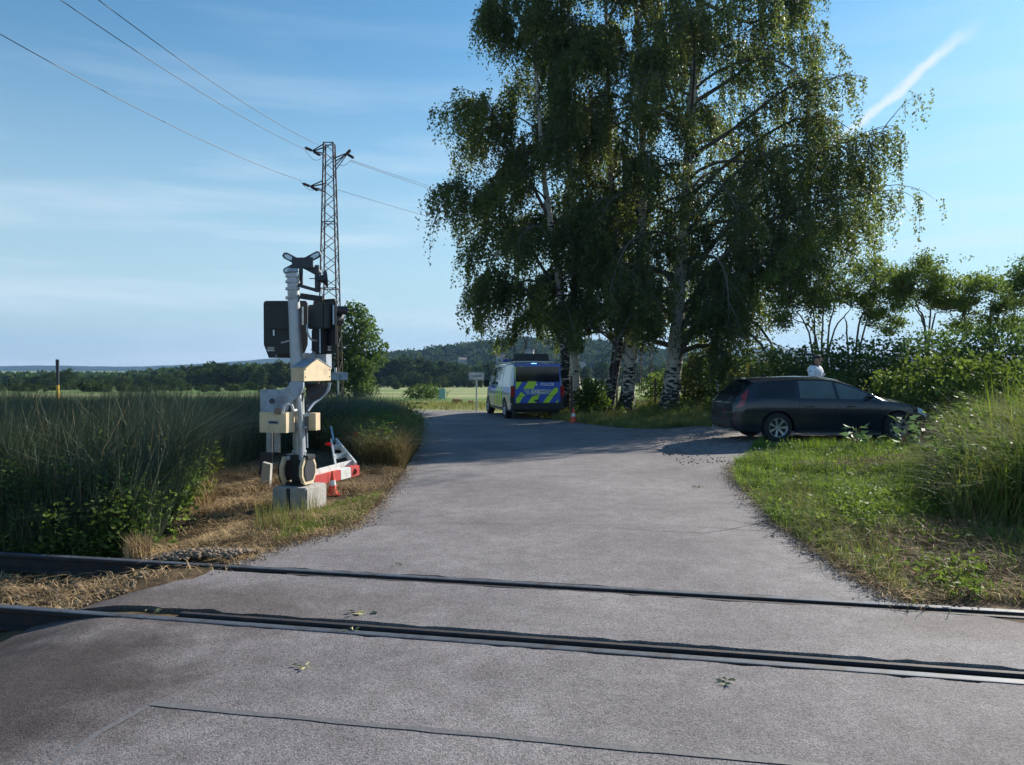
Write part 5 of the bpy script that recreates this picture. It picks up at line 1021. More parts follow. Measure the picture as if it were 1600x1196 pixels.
# ---- dark wagon. rear-right wheel contact and front-right wheel from the photo
ground_car = .08
a = P(1217, 692, ground_car); hx = R(3.5); Rw = .33
car = empty('parked_car', (0, 0, 0), 0, 'dark grey estate car with silver alloy wheels parked on the gravel behind the green verge', 'car')
cu = Vector((math.cos(hx), math.sin(hx), 0)); cn = Vector((-math.sin(hx), math.cos(hx), 0))
co_ = a-cu*.985+cn*.93; car.location = (co_.x, co_.y, ground_car); car.rotation_euler = (0, 0, hx)
cb_ = dict(Ln=4.63, Wb=1.865, wheels=(.985, 3.76), Rw=Rw, m=M_carp,
    sill=[(0, .36), (.3, .25), (.6, .22), (4.2, .20), (4.5, .24), (4.63, .30)],
    belt=[(0, .80), (.12, .95), (.5, .985), (1.2, .975), (2.2, .955), (3.2, .93), (3.6, .90), (4.1, .83), (4.4, .74), (4.63, .56)],
    zr=[(0, .82), (.1, .97), (.18, 1.06), (.42, 1.27), (.62, 1.345), (1.0, 1.385), (1.6, 1.41), (2.1, 1.405), (2.45, 1.36), (2.8, 1.25), (3.15, 1.09), (3.42, .955), (3.6, .91), (4.1, .85), (4.4, .76), (4.63, .58)],
    wr=[(0, .96), (.2, .86), (.5, .76), (.8, .74), (2.4, .74), (2.9, .80), (3.4, .88), (3.8, .86), (4.3, .84), (4.63, .8)],
    zc=[(0, .84), (.06, .98), (.14, 1.08), (.42, 1.40), (.5, 1.425), (1.0, 1.462), (1.7, 1.482), (2.2, 1.475), (2.5, 1.435), (2.9, 1.27), (3.3, 1.085), (3.5, 1.02), (3.9, .965), (4.25, .88), (4.5, .77), (4.63, .62)],
    wplan=[(0, .80), (.06, .88), (.2, .95), (.6, .99), (1.2, 1.0), (3.6, 1.0), (4.1, .965), (4.4, .88), (4.55, .78), (4.63, .68)])
side, belt, zr, wr, zc, wpl, zbt = body(car, **cb_)
for sgn in (-1, 1):
    tw = lambda x: zr(x)-.035; bw = lambda x: belt(x)+.018
    f1 = lambda x: max(min(tw(x), bw(x)+(x-.42)*1.3), bw(x)+.002)
    side_panel(car, 'rear_side_window', side, f1, bw, .50, 1.42, M_glass, sgn, slant=(.12, 0))
    side_panel(car, 'rear_door_window', side, tw, bw, 1.50, 2.33, M_glass2 if sgn < 0 else M_glass, sgn, slant=(.02, -.03))
    ft_ = lambda x: max(bw(x)+.004, tw(x)-.01)
    side_panel(car, 'front_door_window', side, ft_, bw, 2.40, 3.22, M_glass2, sgn, slant=(-.03, -.02))
    side_panel(car, 'roof_rail', side, lambda x: zr(x)+.004, lambda x: zr(x)-.018, .7, 2.5, M_trim, sgn, off=.012)
    for x_ in (1.46, 2.36): side_panel(car, 'door_gap', side, belt, lambda x: .27 if x > 1.5 else .60, x_, x_+.008, M_ink, sgn, off=.002, n=1, slant=(0, 0))
    side_panel(car, 'door_gap', side, belt, lambda x: .27, 3.36, 3.368, M_ink, sgn, off=.002, n=1)
    for x_ in (1.62, 2.56):
        bm = bmesh.new(); add_box(bm, (x_+.09, sgn*(side(x_+.09, .80)+.018), .80), (.19, .022, .022)); bm_obj('door_handle', bm, M_carp, car, bevel=.006)
    side_panel(car, 'sill_trim', side, lambda x: .27, lambda x: .215, 1.45, 3.3, M_trim, sgn, off=.012)
    side_panel(car, 'tail_lamp', side, lambda x: min(1.22, zr(x)-.02), lambda x: .78+max(0, x-.12)*.35, .035, .20, M_tail, sgn, off=.006, n=6, slant=(.16, .16))
    bm = bmesh.new(); yv = sgn*(side(3.08, 1.0)); add_sphere(bm, (3.08, yv+sgn*.10, 1.03), (.065, .105, .07)); add_box(bm, (3.1, yv+sgn*.02, .985), (.05, .1, .03)); bm_obj('wing_mirror', bm, M_carp, car, True)
    side_panel(car, 'headlight', side, lambda x: belt(x)-.01, lambda x: belt(x)-.13, 4.25, 4.52, M_refl, sgn, off=.005, n=6, slant=(0, 0))
    for x_ in (.985, 3.76): wheel(car, x_, sgn*(1.865/2-.125), Rw, .225, sgn, 7)
# tailgate glass, bumper, spoiler, plate side
def top_panel(root, name, x0, x1, f0, zc, zr, side, m, off=.008, n=8):
    V = []; k = 11
    for i in range(n+1):
        x = x0+(x1-x0)*i/n; yr = side(x, 9)
        for j in range(k):
            u_ = (j/(k-1)*2-1)*f0; t = 1-abs(u_); V.append((x-off*.6*(1 if x0 < 1 else -1), yr*u_, zr(x)+(zc(x)-zr(x))*(1-(1-t)**2.6)+off))
    i = np.arange(n)[:, None]*k; j = np.arange(k-1)[None]; Q = np.stack([i+j, i+k+j, i+k+j+1, i+j+1], -1).reshape(-1, 4)
    return np_obj(name, np.array(V), Q, m, root, True)
top_panel(car, 'rear_window', .135, .37, .86, zc, zr, side, M_glass); top_panel(car, 'windscreen', 2.55, 3.38, .90, zc, zr, side, M_glass)
bm = bmesh.new(); add_box(bm, (.42, 0, 1.415), (.18, 1.10, .03), Matrix.Rotation(R(-8), 3, 'Y')); bm_obj('roof_spoiler', bm, M_carp, car, bevel=.01)
bm = bmesh.new(); add_box(bm, (1.0, 0, 1.475), (.14, .05, .05)); bm_obj('roof_antenna', bm, M_trim, car, bevel=.015)
bm = bmesh.new(); add_box(bm, (.03, 0, .42), (.10, 1.35, .18)); add_box(bm, (-.005, 0, .58), (.03, 1.42, .05)); bm_obj('rear_bumper', bm, M_trim, car, bevel=.02)
bm = bmesh.new(); add_box(bm, (-.002, 0, .80), (.012, .52, .11)); bm_obj('number_plate_recess', bm, M_trim, car, bevel=.003)
bm = bmesh.new(); [add_cyl(bm, (-.03, s*.55, .27), (.1, s*.55, .27), .035) for s in (-1, 1)]; bm_obj('exhaust_pipe', bm, M_alloy, car, True)

# ---- police van, nose pointing away
th = R(13); D0 = 26.0; vr = P(797, 656.6)
van = empty('police_van', (0, 0, 0), 0, 'silver police van with blue and yellow-green checks, rear to the camera, parked under the birches', 'van')
fw = Vector((-math.sin(th), math.cos(th), 0)); lf = Vector((-math.cos(th), -math.sin(th), 0))
vo_ = Vector((vr.x, D0, 0))-lf*.955-fw*.03; van.location = tuple(vo_); van.rotation_euler = (0, 0, math.atan2(fw.y, fw.x))
RV = .345
side, belt, zr, wr, zc, wpl, zbt = body(van, Ln=4.90, Wb=1.904, wheels=(1.0, 4.0), Rw=RV, m=M_vanp, arch=.05,
    sill=[(0, .40), (.3, .30), (4.5, .28), (4.9, .36)],
    belt=[(0, 1.12), (.1, 1.14), (3.6, 1.12), (4.1, 1.07), (4.5, .98), (4.8, .82), (4.9, .70)],
    zr=[(0, 1.70), (.05, 1.80), (.12, 1.84), (.5, 1.87), (2.8, 1.86), (3.2, 1.80), (3.7, 1.50), (4.1, 1.16), (4.5, 1.0), (4.8, .84), (4.9, .72)],
    wr=[(0, .86), (3.2, .84), (3.8, .88), (4.2, .92), (4.9, .85)],
    zc=[(0, 1.80), (.05, 1.88), (.15, 1.92), (.6, 1.955), (2.8, 1.95), (3.2, 1.88), (3.75, 1.52), (4.15, 1.22), (4.5, 1.10), (4.8, .95), (4.9, .80)],
    wplan=[(0, .945), (.04, .97), (.12, .99), (.4, 1), (3.8, 1), (4.3, .96), (4.7, .85), (4.9, .72)])
for sgn in (-1, 1):
    tw = lambda x: zr(x)-.07; bw = lambda x: belt(x)+.03
    for x0, x1, nm in ((.22, 1.42, 'rear_side_window'), (1.50, 2.62, 'sliding_door_window'), (2.72, 3.62, 'front_door_window')):
        side_panel(van, nm, side, lambda x: max(bw(x)+.01, tw(x)), bw, x0, x1, M_glass2 if sgn > 0 else M_glass, sgn, slant=(.0, -.04))
    side_panel(van, 'blue_side_band', side, lambda x: 1.10, lambda x: .93, .25, 4.3, M_blue, sgn, off=.003, n=30)
    for k_ in range(3): side_panel(van, 'green_stripe', side, lambda x: 1.10, lambda x: .42, 1.55+k_*.42, 1.77+k_*.42, M_green, sgn, off=.006, n=4, slant=(-.28, -.28))
    for x_ in (1.46, 2.67, 3.72): side_panel(van, 'door_gap', side, lambda x: 1.12, lambda x: .34, x_, x_+.01, M_ink, sgn, off=.008, n=1)
    side_panel(van, 'sill_trim', side, lambda x: .36, lambda x: .30, 1.45, 3.55, M_trim, sgn, off=.01)
    side_panel(van, 'window_marking', side, lambda x: 1.62, lambda x: 1.30, 1.9, 2.3, M_whitep, sgn, off=.01, n=5, slant=(.15, .15))
    side_panel(van, 'tail_lamp', side, lambda x: 1.13, lambda x: .80, -.0, .10, M_tail, sgn, off=.008, n=3)
    bm = bmesh.new(); add_box(bm, (-.014, sgn*.872, .97), (.035, .155, .36)); bm_obj('tail_lamp', bm, M_tail, van, bevel=.01)
    bm = bmesh.new(); add_box(bm, (3.55, sgn*1.08, 1.17), (.09, .20, .26)); add_box(bm, (3.58, sgn*.98, 1.12), (.05, .12, .05)); bm_obj('wing_mirror', bm, M_trim, van, bevel=.03)
    for x_ in (1.0, 4.0): wheel(van, x_, sgn*(.952-.125), RV, .23, sgn, 5)
    bm = bmesh.new(); add_bar(bm, (.5, sgn*.70, 1.955), (3.0, sgn*.70, 1.955), .03); [add_cyl(bm, (x_, sgn*.70, 1.86), (x_, sgn*.70, 1.95), .015) for x_ in (.5, 1.7, 3.0)]; bm_obj('roof_rail', bm, M_galv, van)
# rear face artwork: u to the right in metres (0 at the left body edge), z up; the plane sits at x=-.0..
def rpt(X, Y, off): u_ = (X/17.78+800-797)*.02235; z_ = (658-(Y/17.78+590))*.0216; return Vector((-off, .952-u_, z_))
def rpoly(name, pts, m, off, parent=van):
    bm = bmesh.new(); bm.faces.new([bm.verts.new(rpt(x_, y_, off)) for x_, y_ in pts]); r_ = bmesh.ops.extrude_face_region(bm, geom=bm.faces[:]); [setattr(v_, 'co', v_.co+Vector((.003, 0, 0))) for v_ in r_['geom'] if isinstance(v_, bmesh.types.BMVert)]
    return bm_obj(name, bm, m, parent)
bm = bmesh.new(); add_box(bm, (-.006, 0, 1.155), (.020, 1.62, 1.50)); tg = bm_obj('tailgate', bm, M_blue, van, bevel=.02)
rpoly('blue_film', [(90, 140), (1275, 110), (1275, 800), (90, 850)], M_blue, .020, tg)
for q_ in ([(95, 150), (270, 150), (130, 350), (95, 350)], [(440, 130), (680, 130), (590, 345), (300, 345)], [(240, 430), (370, 540), (300, 560), (140, 820), (100, 820), (100, 620)], [(560, 540), (770, 500), (700, 640), (590, 830), (350, 830)], [(980, 550), (1150, 550), (980, 800), (780, 830)], [(1170, 320), (1272, 320), (1272, 430), (1150, 545), (985, 545)], [(1272, 650), (1272, 790), (1170, 800)]):
    rpoly('green_film', q_, M_green, .0245, tg)
rpoly('silver_plate_field', [(280, 365), (1130, 365), (980, 500), (400, 500)], M_vanp, .0285, tg)
pl = rpoly('number_plate', [(520, 372), (900, 372), (900, 470), (520, 470)], M_plate, .033, tg)
c_ = rpt(715, 421, .0375); text_obj('plate_number', '5C2 1984', .115, M_ink, pl, tuple(c_), (R(90), 0, R(-90)), .0006, .0015)
rpoly('plate_country_band', [(470, 372), (512, 372), (512, 470), (470, 470)], M_blue, .033, tg)
c_ = rpt(970, 225, .0245); text_obj('police_lettering', 'POLICIE', .135, M_plate, tg, tuple(c_), (R(90), 0, R(-90)), .001, .003)
c_ = rpt(668, 232, .0285); 
bm = bmesh.new(); M_ = Matrix.Translation(c_) @ Vector((-1, 0, 0)).to_track_quat('Z', 'Y').to_matrix().to_4x4()
pts = [M_ @ Vector(((.045 if i % 2 else .02)*math.cos(i*math.pi/8), (.045 if i % 2 else .02)*math.sin(i*math.pi/8), 0)) for i in range(16)]; add_prism(bm, pts, (.003, 0, 0)); bm_obj('police_badge', bm, M_plate, tg)
rpoly('gate_handle', [(595, 650), (770, 650), (740, 705), (610, 705)], M_ink, .0285, tg); rpoly('gate_gap', [(100, 548), (1270, 540), (1270, 550), (100, 558)], M_ink, .0285, tg)
bm = bmesh.new(); add_box(bm, (-.014, 0, 1.545), (.02, 1.54, .54)); rw = bm_obj('rear_window', bm, M_glass, tg, bevel=.05)
bm = bmesh.new(); add_prism(bm, [(-.018, .80, 1.80), (-.018, .50, 1.82), (-.018, .56, 1.775), (-.018, .76, 1.755), (-.018, .785, 1.3), (-.018, .80, 1.3)], (-.003, 0, 0)); bm_obj('green_film', bm, M_green, tg)
bm = bmesh.new(); add_bar(bm, (-.03, -.2, 1.30), (-.03, .35, 1.32), .015); bm_obj('wiper', bm, M_trim, tg)
bm = bmesh.new(); add_box(bm, (-.02, 0, .45), (.14, 1.86, .24)); bm_obj('rear_bumper', bm, M_trim, van, bevel=.04)
for sgn in (-1, 1):
    bm = bmesh.new(); add_box(bm, (.02, sgn*.875, .68), (.05, .15, .24)); bm_obj('bumper_corner', bm, M_trim, van, bevel=.01)
# roof equipment: light bar, blue beacon, dark box
bm = bmesh.new(); add_box(bm, (1.0, 0, 2.15), (.30, 1.25, .22)); add_box(bm, (1.0, 0, 2.03), (.22, 1.45, .06)); bm_obj('roof_sign_box', bm, M_black, van, bevel=.02)
bm = bmesh.new(); add_box(bm, (2.6, 0, 2.03), (.28, 1.35, .10)); bm_obj('light_bar', bm, M_blue, van, bevel=.03)
bm = bmesh.new(); add_box(bm, (.05, .12, 1.895), (.05, .20, .035)); bm_obj('rear_blue_beacon', bm, bl, van, bevel=.01)
bm = bmesh.new(); [add_bar(bm, (x_, -.7, 1.985), (x_, .7, 1.985), .03) for x_ in (.6, 1.4, 2.6)]; bm_obj('roof_cross_bar', bm, M_galv, van)

# ------------------------------------------------------------------ lattice pylon, wires
PD = 35.0; pb = W(516, 640, PD); pz = float(g(pb.x, PD))
def pylon(x0, y0, z0, label, rot=0):
    root = empty('lattice_pylon', (x0, y0, z0), rot, label, 'pylon'); H = W(0, 226, PD).z-z0
    w0, w1 = .98, .42; hw = lambda z: (w0+(w1-w0)*z/H)/2
    A = Acc(); cs = [(-1, -1), (1, -1), (1, 1), (-1, 1)]
    for sx, sy in cs: A.add(*tube_np(np.array([[sx*hw(0), sy*hw(0), -.3], [sx*hw(H), sy*hw(H), H]]), .034, 4))
    A.obj('corner_leg', M_rustst, root)
    A = Acc(); z = .3; i = 0
    while z < H-.2:
        dz = .62-.018*z; z2 = min(z+dz, H)
        for q in range(4):
            (ax, ay), (bx_, by_) = cs[q], cs[(q+1) % 4]
            if i % 2: ax, ay, bx_, by_ = bx_, by_, ax, ay
            A.add(*tube_np(np.array([[ax*hw(z), ay*hw(z), z], [bx_*hw(z2), by_*hw(z2), z2]]), .016, 4))
        z = z2; i += 1
    for z in (H*.45, H-.02, H*.7):
        for q in range(4): (ax, ay), (bx_, by_) = cs[q], cs[(q+1) % 4]; A.add(*tube_np(np.array([[ax*hw(z), ay*hw(z), z], [bx_*hw(z), by_*hw(z), z]]), .022, 4))
    A.obj('lattice_bracing', M_rustst, root)
    for nm, z, tipx, dz in (('upper_left_crossarm', H-.1, -1.0, -.25), ('upper_right_crossarm', H-.75, 1.05, .28), ('lower_left_crossarm', H-1.75, -1.15, -.20)):
        A = Acc(); s = math.copysign(1, tipx)
        for sy in (-1, 1):
            A.add(*tube_np(np.array([[s*hw(z), sy*hw(z), z], [tipx*.75, sy*.05, z+dz]]), .03, 4)); A.add(*tube_np(np.array([[s*hw(z), sy*hw(z), z-.40], [tipx*.75, sy*.05, z+dz-.02]]), .024, 4))
        ca = A.obj('crossarm', M_rustst, root)
        bm = bmesh.new(); tip = Vector((tipx*.75, 0, z+dz))
        for dirv in (Vector((-.30 if s < 0 else .30, -.5, .05)), Vector((.30, .5, -.12))):
            n_ = dirv.normalized()
            for k_ in range(5): add_cyl(bm, tip+n_*(.10+k_*.075), tip+n_*(.135+k_*.075), .07, .045, 10)
            add_cyl(bm, tip, tip+n_*.5, .02)
        bm_obj('insulator', bm, M_insul, ca, True)
    return root, H
pyl, PH = pylon(pb.x, PD, pz, 'brown steel lattice pylon carrying three wires behind the crossing signal')
pyl2, _ = pylon(11.5, 66, float(g(11.5, 66)), 'second lattice pylon hidden behind the birch crowns', R(-20))
def wire(a, b, sag, label, ext=1.0, r=.011):
    a = Vector(a); b = Vector(b); b2 = a+(b-a)*ext; n = 40; t = np.linspace(0, 1, n); p = np.array([tuple(a.lerp(b2, x)) for x in t]); p[:, 2] -= sag*4*t*(1-t)
    V, Q = tube_np(p-np.array(a), r, 5); o = np_obj('power_wire', V, Q, M_wire, None, True); o.location = a; tag(o, label, 'wire', 'power wires on the lattice pylon'); return o
wire(W(470, 283, PD), W(-60, 20, 16.8), .30, 'lowest wire on the left, from the lower arm of the pylon')
wire(W(478, 235, PD), W(50, -30, 16.6), .25, 'middle wire on the left, from the upper left arm of the pylon')
wire(W(500, 229, PD), W(100, -40, 16.6), .28, 'steepest wire on the left, meeting the very top of the pylon', 1)
e_ = Vector((11.5, 66, 0))
wire(W(549, 252, PD), (11.8, 66, W(0, 378, 66).z), .45, 'upper wire on the right, from the right arm of the pylon to the birches')
wire(W(549, 254, PD+.3), (12.3, 66.3, W(0, 372, 66).z-.9), .45, 'thin wire just under the upper right wire, nearly merging with it')
wire(W(522, 296, PD), (10.6, 66, W(0, 415, 66).z), .35, 'lower wire on the right, from the lattice body to the birches')
for (a_, b_, lab) in (((478, 235), (505, 248), 'slack jumper loop under the upper left arm of the pylon'), ((549, 252), (520, 250), 'slack jumper loop under the right arm of the pylon'), ((470, 283), (500, 294), 'slack jumper loop under the lower left arm of the pylon')):
    p0, p1 = W(*a_, PD), W(*b_, PD); wire(p0, p1, .28, lab, 1, .009)

# ------------------------------------------------------------------ signs, posts
def sign(px_, py_, D, wd_, hg, pole_bot, label, cat='sign'):
    p = W(px_, py_, D); gz = float(g(p.x, D)); root = empty('road_sign', (p.x, D, gz), 0, label, cat); h = p.z-gz
    bm = bmesh.new(); add_cyl(bm, (0, 0, -.1), (0, 0, h+.1), .03); bm_obj('pole', bm, M_galv, root, True); return root, h
rt, h = sign(744.5, 588, 31.5, 0, 0, 0, 'white town exit sign with dark diagonal bar left of the police van')
bm = bmesh.new(); add_box(bm, (0, -.045, h), (.64, .02, .34)); pn = bm_obj('sign_panel', bm, M_whitep, rt, bevel=.004)
bm = bmesh.new(); [add_box(bm, (0, -.0585, h+s*.15), (.60, .004, .016)) for s in (-1, 1)]; [add_box(bm, (s*.30, -.0585, h), (.016, .004, .284)) for s in (-1, 1)]; bm_obj('black_border', bm, M_ink, pn)
text_obj('sign_text', 'OLEŠNÍK', .125, M_ink, pn, (.0, -.0565, h-.0), (R(90), 0, 0), .001, .001)
bm = bmesh.new(); add_bar(bm, (-.28, -.062, h-.125), (.28, -.062, h+.125), .03, .004); bm_obj('diagonal_bar', bm, mat('sign_bar_dark_red', (.05, .012, .015), .5), pn)
rt, h = sign(528, 588, 27.5, 0, 0, 0, 'back of a grey-blue road sign on a thin pole right of the signal mast'); 
bm = bmesh.new(); add_box(bm, (.05, .04, h), (.58, .015, .28)); pn = bm_obj('sign_panel', bm, M_grey, rt, bevel=.004); bm = bmesh.new(); [add_box(bm, (.05+s*.14, .028, h), (.02, .012, .26)) for s in (-1, 1)]; bm_obj('panel_stiffener', bm, M_galv, pn)
bm = bmesh.new(); add_cyl(bm, (-.09, 0, h+.14), (-.09, 0, h+.30), .045); bm_obj('white_cap', bm, M_whitep, rt, True)
def post(px_, top, split, D, wd_, label):
    p = W(px_, top, D); gz = float(g(p.x, D)); root = empty('marker_post', (p.x, D, gz), 0, label, 'post', 'yellow marker posts'); h = p.z-gz; hs = W(0, split, D).z-gz
    bm = bmesh.new(); add_cyl(bm, (0, 0, -.1), (0, 0, hs), wd_); bm_obj('yellow_base', bm, M_yellow, root, True)
    bm = bmesh.new(); add_cyl(bm, (0, 0, hs), (0, 0, h), wd_*.85, wd_*1.15); bm_obj('dark_top', bm, M_dark, root, True)
post(90, 562, 602, 26, .05, 'tall yellow post with dark top in the reeds at the far left')
post(1168, 566, 567, 25.5, .05, 'yellow post against the hedge behind the tail of the dark car')
# picket fence behind the birches and wooden field posts
fence = empty('picket_fence', (6.2, 30.2, 0), R(2), 'dark weathered wooden picket fence right of the thick birch', 'fence')
bm = bmesh.new(); [add_box(bm, (2.3, .04, z_), (4.9, .03, .07)) for z_ in (.35, .85)]; bm_obj('fence_rail', bm, M_picket, fence)
i_ = 0
for x_ in np.arange(0, 4.7, .19):
    hh_ = 1.12+random.gauss(0, .04); bm = bmesh.new(); add_prism(bm, [(x_-.035, 0, -.05), (x_+.035, 0, -.05), (x_+.035, 0, hh_), (x_, 0, hh_+.05), (x_-.035, 0, hh_)], (0, .02, 0)); bm_obj('picket', bm, M_picket, fence)
for px_, top, bot, D, lab in [(1024, 592, 640, 31, 'dark wooden post left of the thick birch trunk'), (964, 597, 640, 31.5, 'thin wooden post between the two middle birches'), (893, 588, 655, 27.2, 'slim dark stake at the rear right corner of the police van')]:
    p = W(px_, top, D); gz = float(g(p.x, D)); bm = bmesh.new(); add_cyl(bm, (0, 0, -.1), (0, 0, p.z-gz), .05, .04, 8); o = bm_obj('wooden_post', bm, M_picket); o.location = (p.x, D, gz); tag(o, lab, 'post')
bm = bmesh.new(); a = W(1024, 607, 31); b = W(1046, 608, 31); add_bar(bm, a, b, .05, .03); o = bm_obj('fence_board', bm, M_picket); tag(o, 'single horizontal board between the dark post and the thick birch', 'board')
# things in the field
p = W(691, 618, 48); gz = float(g(p.x, 48)); bm = bmesh.new(); add_box(bm, (0, 0, .45), (.40, .12, .62)); add_box(bm, (-.16, 0, .07), (.04, .04, .34)); add_box(bm, (.16, 0, .07), (.04, .04, .34)); o = bm_obj('field_cabinet', bm, M_teal, bevel=.01); o.location = (p.x, 48, gz); tag(o, 'small faded teal board on legs right of the round field bush', 'cabinet')
for px_, D, r_, lab in [(712, 40, .17, 'reddish hay bale in the dry grass left of the town sign'), (718, 41, .15, 'second hay bale touching the reddish one'), (735, 40, .12, 'small brown bale nearest the town sign pole')]:
    p = W(px_, 622, D); gz = float(g(p.x, D)); bm = bmesh.new(); add_cyl(bm, (-.8*r_, 0, 0), (.8*r_, .1, 0), r_, None, 20); o = bm_obj('hay_bale', bm, M_hay, None, True, .02); o.location = (p.x, D, gz+r_*.8); tag(o, lab, 'hay bale', 'hay bales by the town sign')
# houses on the wooded hill and hill mast
for px_, py_, D, w_, h_, rt_, lab in [(782, 558, 500, 5, 3, .2, 'white house with hipped roof among trees left of the van roof'), (828, 549, 520, 5, 3, -.2, 'pale house half hidden just above the van roof'), (722, 562, 500, 5, 2.2, .4, 'low pinkish building in the trees above the town sign'), (908, 570, 480, 5, 3, .1, 'pale gabled house seen between the first birch trunks')]:
    p = W(px_, py_, D); root = empty('distant_house', (p.x, D, p.z-h_), rt_, lab, 'house', 'distant houses'); 
    bm = bmesh.new(); add_box(bm, (0, 0, h_*.0), (w_, w_*.8, h_*2)); wl = bm_obj('wall', bm, M_wall, root)
    bm = bmesh.new(); y_ = w_*.45; z0 = h_*1.0; add_prism(bm, [(-w_*.55, -y_, z0), (-w_*.55, y_, z0), (-w_*.55, 0, z0+h_*.55)], (w_*1.1, 0, 0)); bm_obj('roof', bm, M_tile, root)
    for s in (-.25, .25):
        bm = bmesh.new(); add_box(bm, (s*w_, -w_*.4-.03, h_*.45), (w_*.13, .05, h_*.28)); bm_obj('window', bm, M_glass, root)
p = W(752, 541, 640); bm = bmesh.new(); add_cyl(bm, (0, 0, 0), (0, 0, 11), .45, .3, 8); add_box(bm, (0, 0, 10), (1.3, 1.3, 2.2)); o = bm_obj('transmitter_mast', bm, M_dark); o.location = p; tag(o, 'tiny transmitter mast on the skyline of the wooded hill', 'mast')
# bird
b = W(1340, 381, 40); bm = bmesh.new(); add_sphere(bm, (0, 0, 0), (.16, .05, .05), 10); add_sphere(bm, (.16, 0, .02), (.05, .04, .04), 8)
add_prism(bm, [(-.02, 0, .02), (.06, 0, .02), (.0, .26, .10), (-.06, .24, .10)], (0, 0, .008)); add_prism(bm, [(-.02, 0, .02), (.06, 0, .02), (.0, -.26, .10), (-.06, -.24, .10)], (0, 0, .008)); add_prism(bm, [(-.14, -.02, 0), (-.14, .02, 0), (-.25, .04, 0), (-.25, -.04, 0)], (0, 0, .01))
o = bm_obj('bird', bm, M_dark); o.location = b; tag(o, 'tiny dark bird flying right of the birch crowns', 'bird')

# ------------------------------------------------------------------ policeman
def skin_eval(verts, edges, radii, sub=2, rootv=0):
    me = bpy.data.meshes.new('tmp'); me.from_pydata(verts, edges, []); o = bpy.data.objects.new('tmp', me); C.objects.link(o)
    md = o.modifiers.new('s', 'SKIN'); lay = me.skin_vertices[0].data if me.skin_vertices else None
    if lay is None:
        bm = bmesh.new(); bm.from_mesh(me); bm.verts.layers.skin.verify(); bm.to_mesh(me); bm.free(); lay = me.skin_vertices[0].data
    for i, r_ in enumerate(radii): r_ = (r_, r_) if isinstance(r_, float) else r_; lay[i].radius = r_; lay[i].use_root = (i == rootv)
    s_ = o.modifiers.new('d', 'SUBSURF'); s_.levels = sub; bpy.context.view_layer.update()
    dg = bpy.context.evaluated_depsgraph_get(); m2 = bpy.data.meshes.new_from_object(o.evaluated_get(dg)); bpy.data.objects.remove(o); return m2
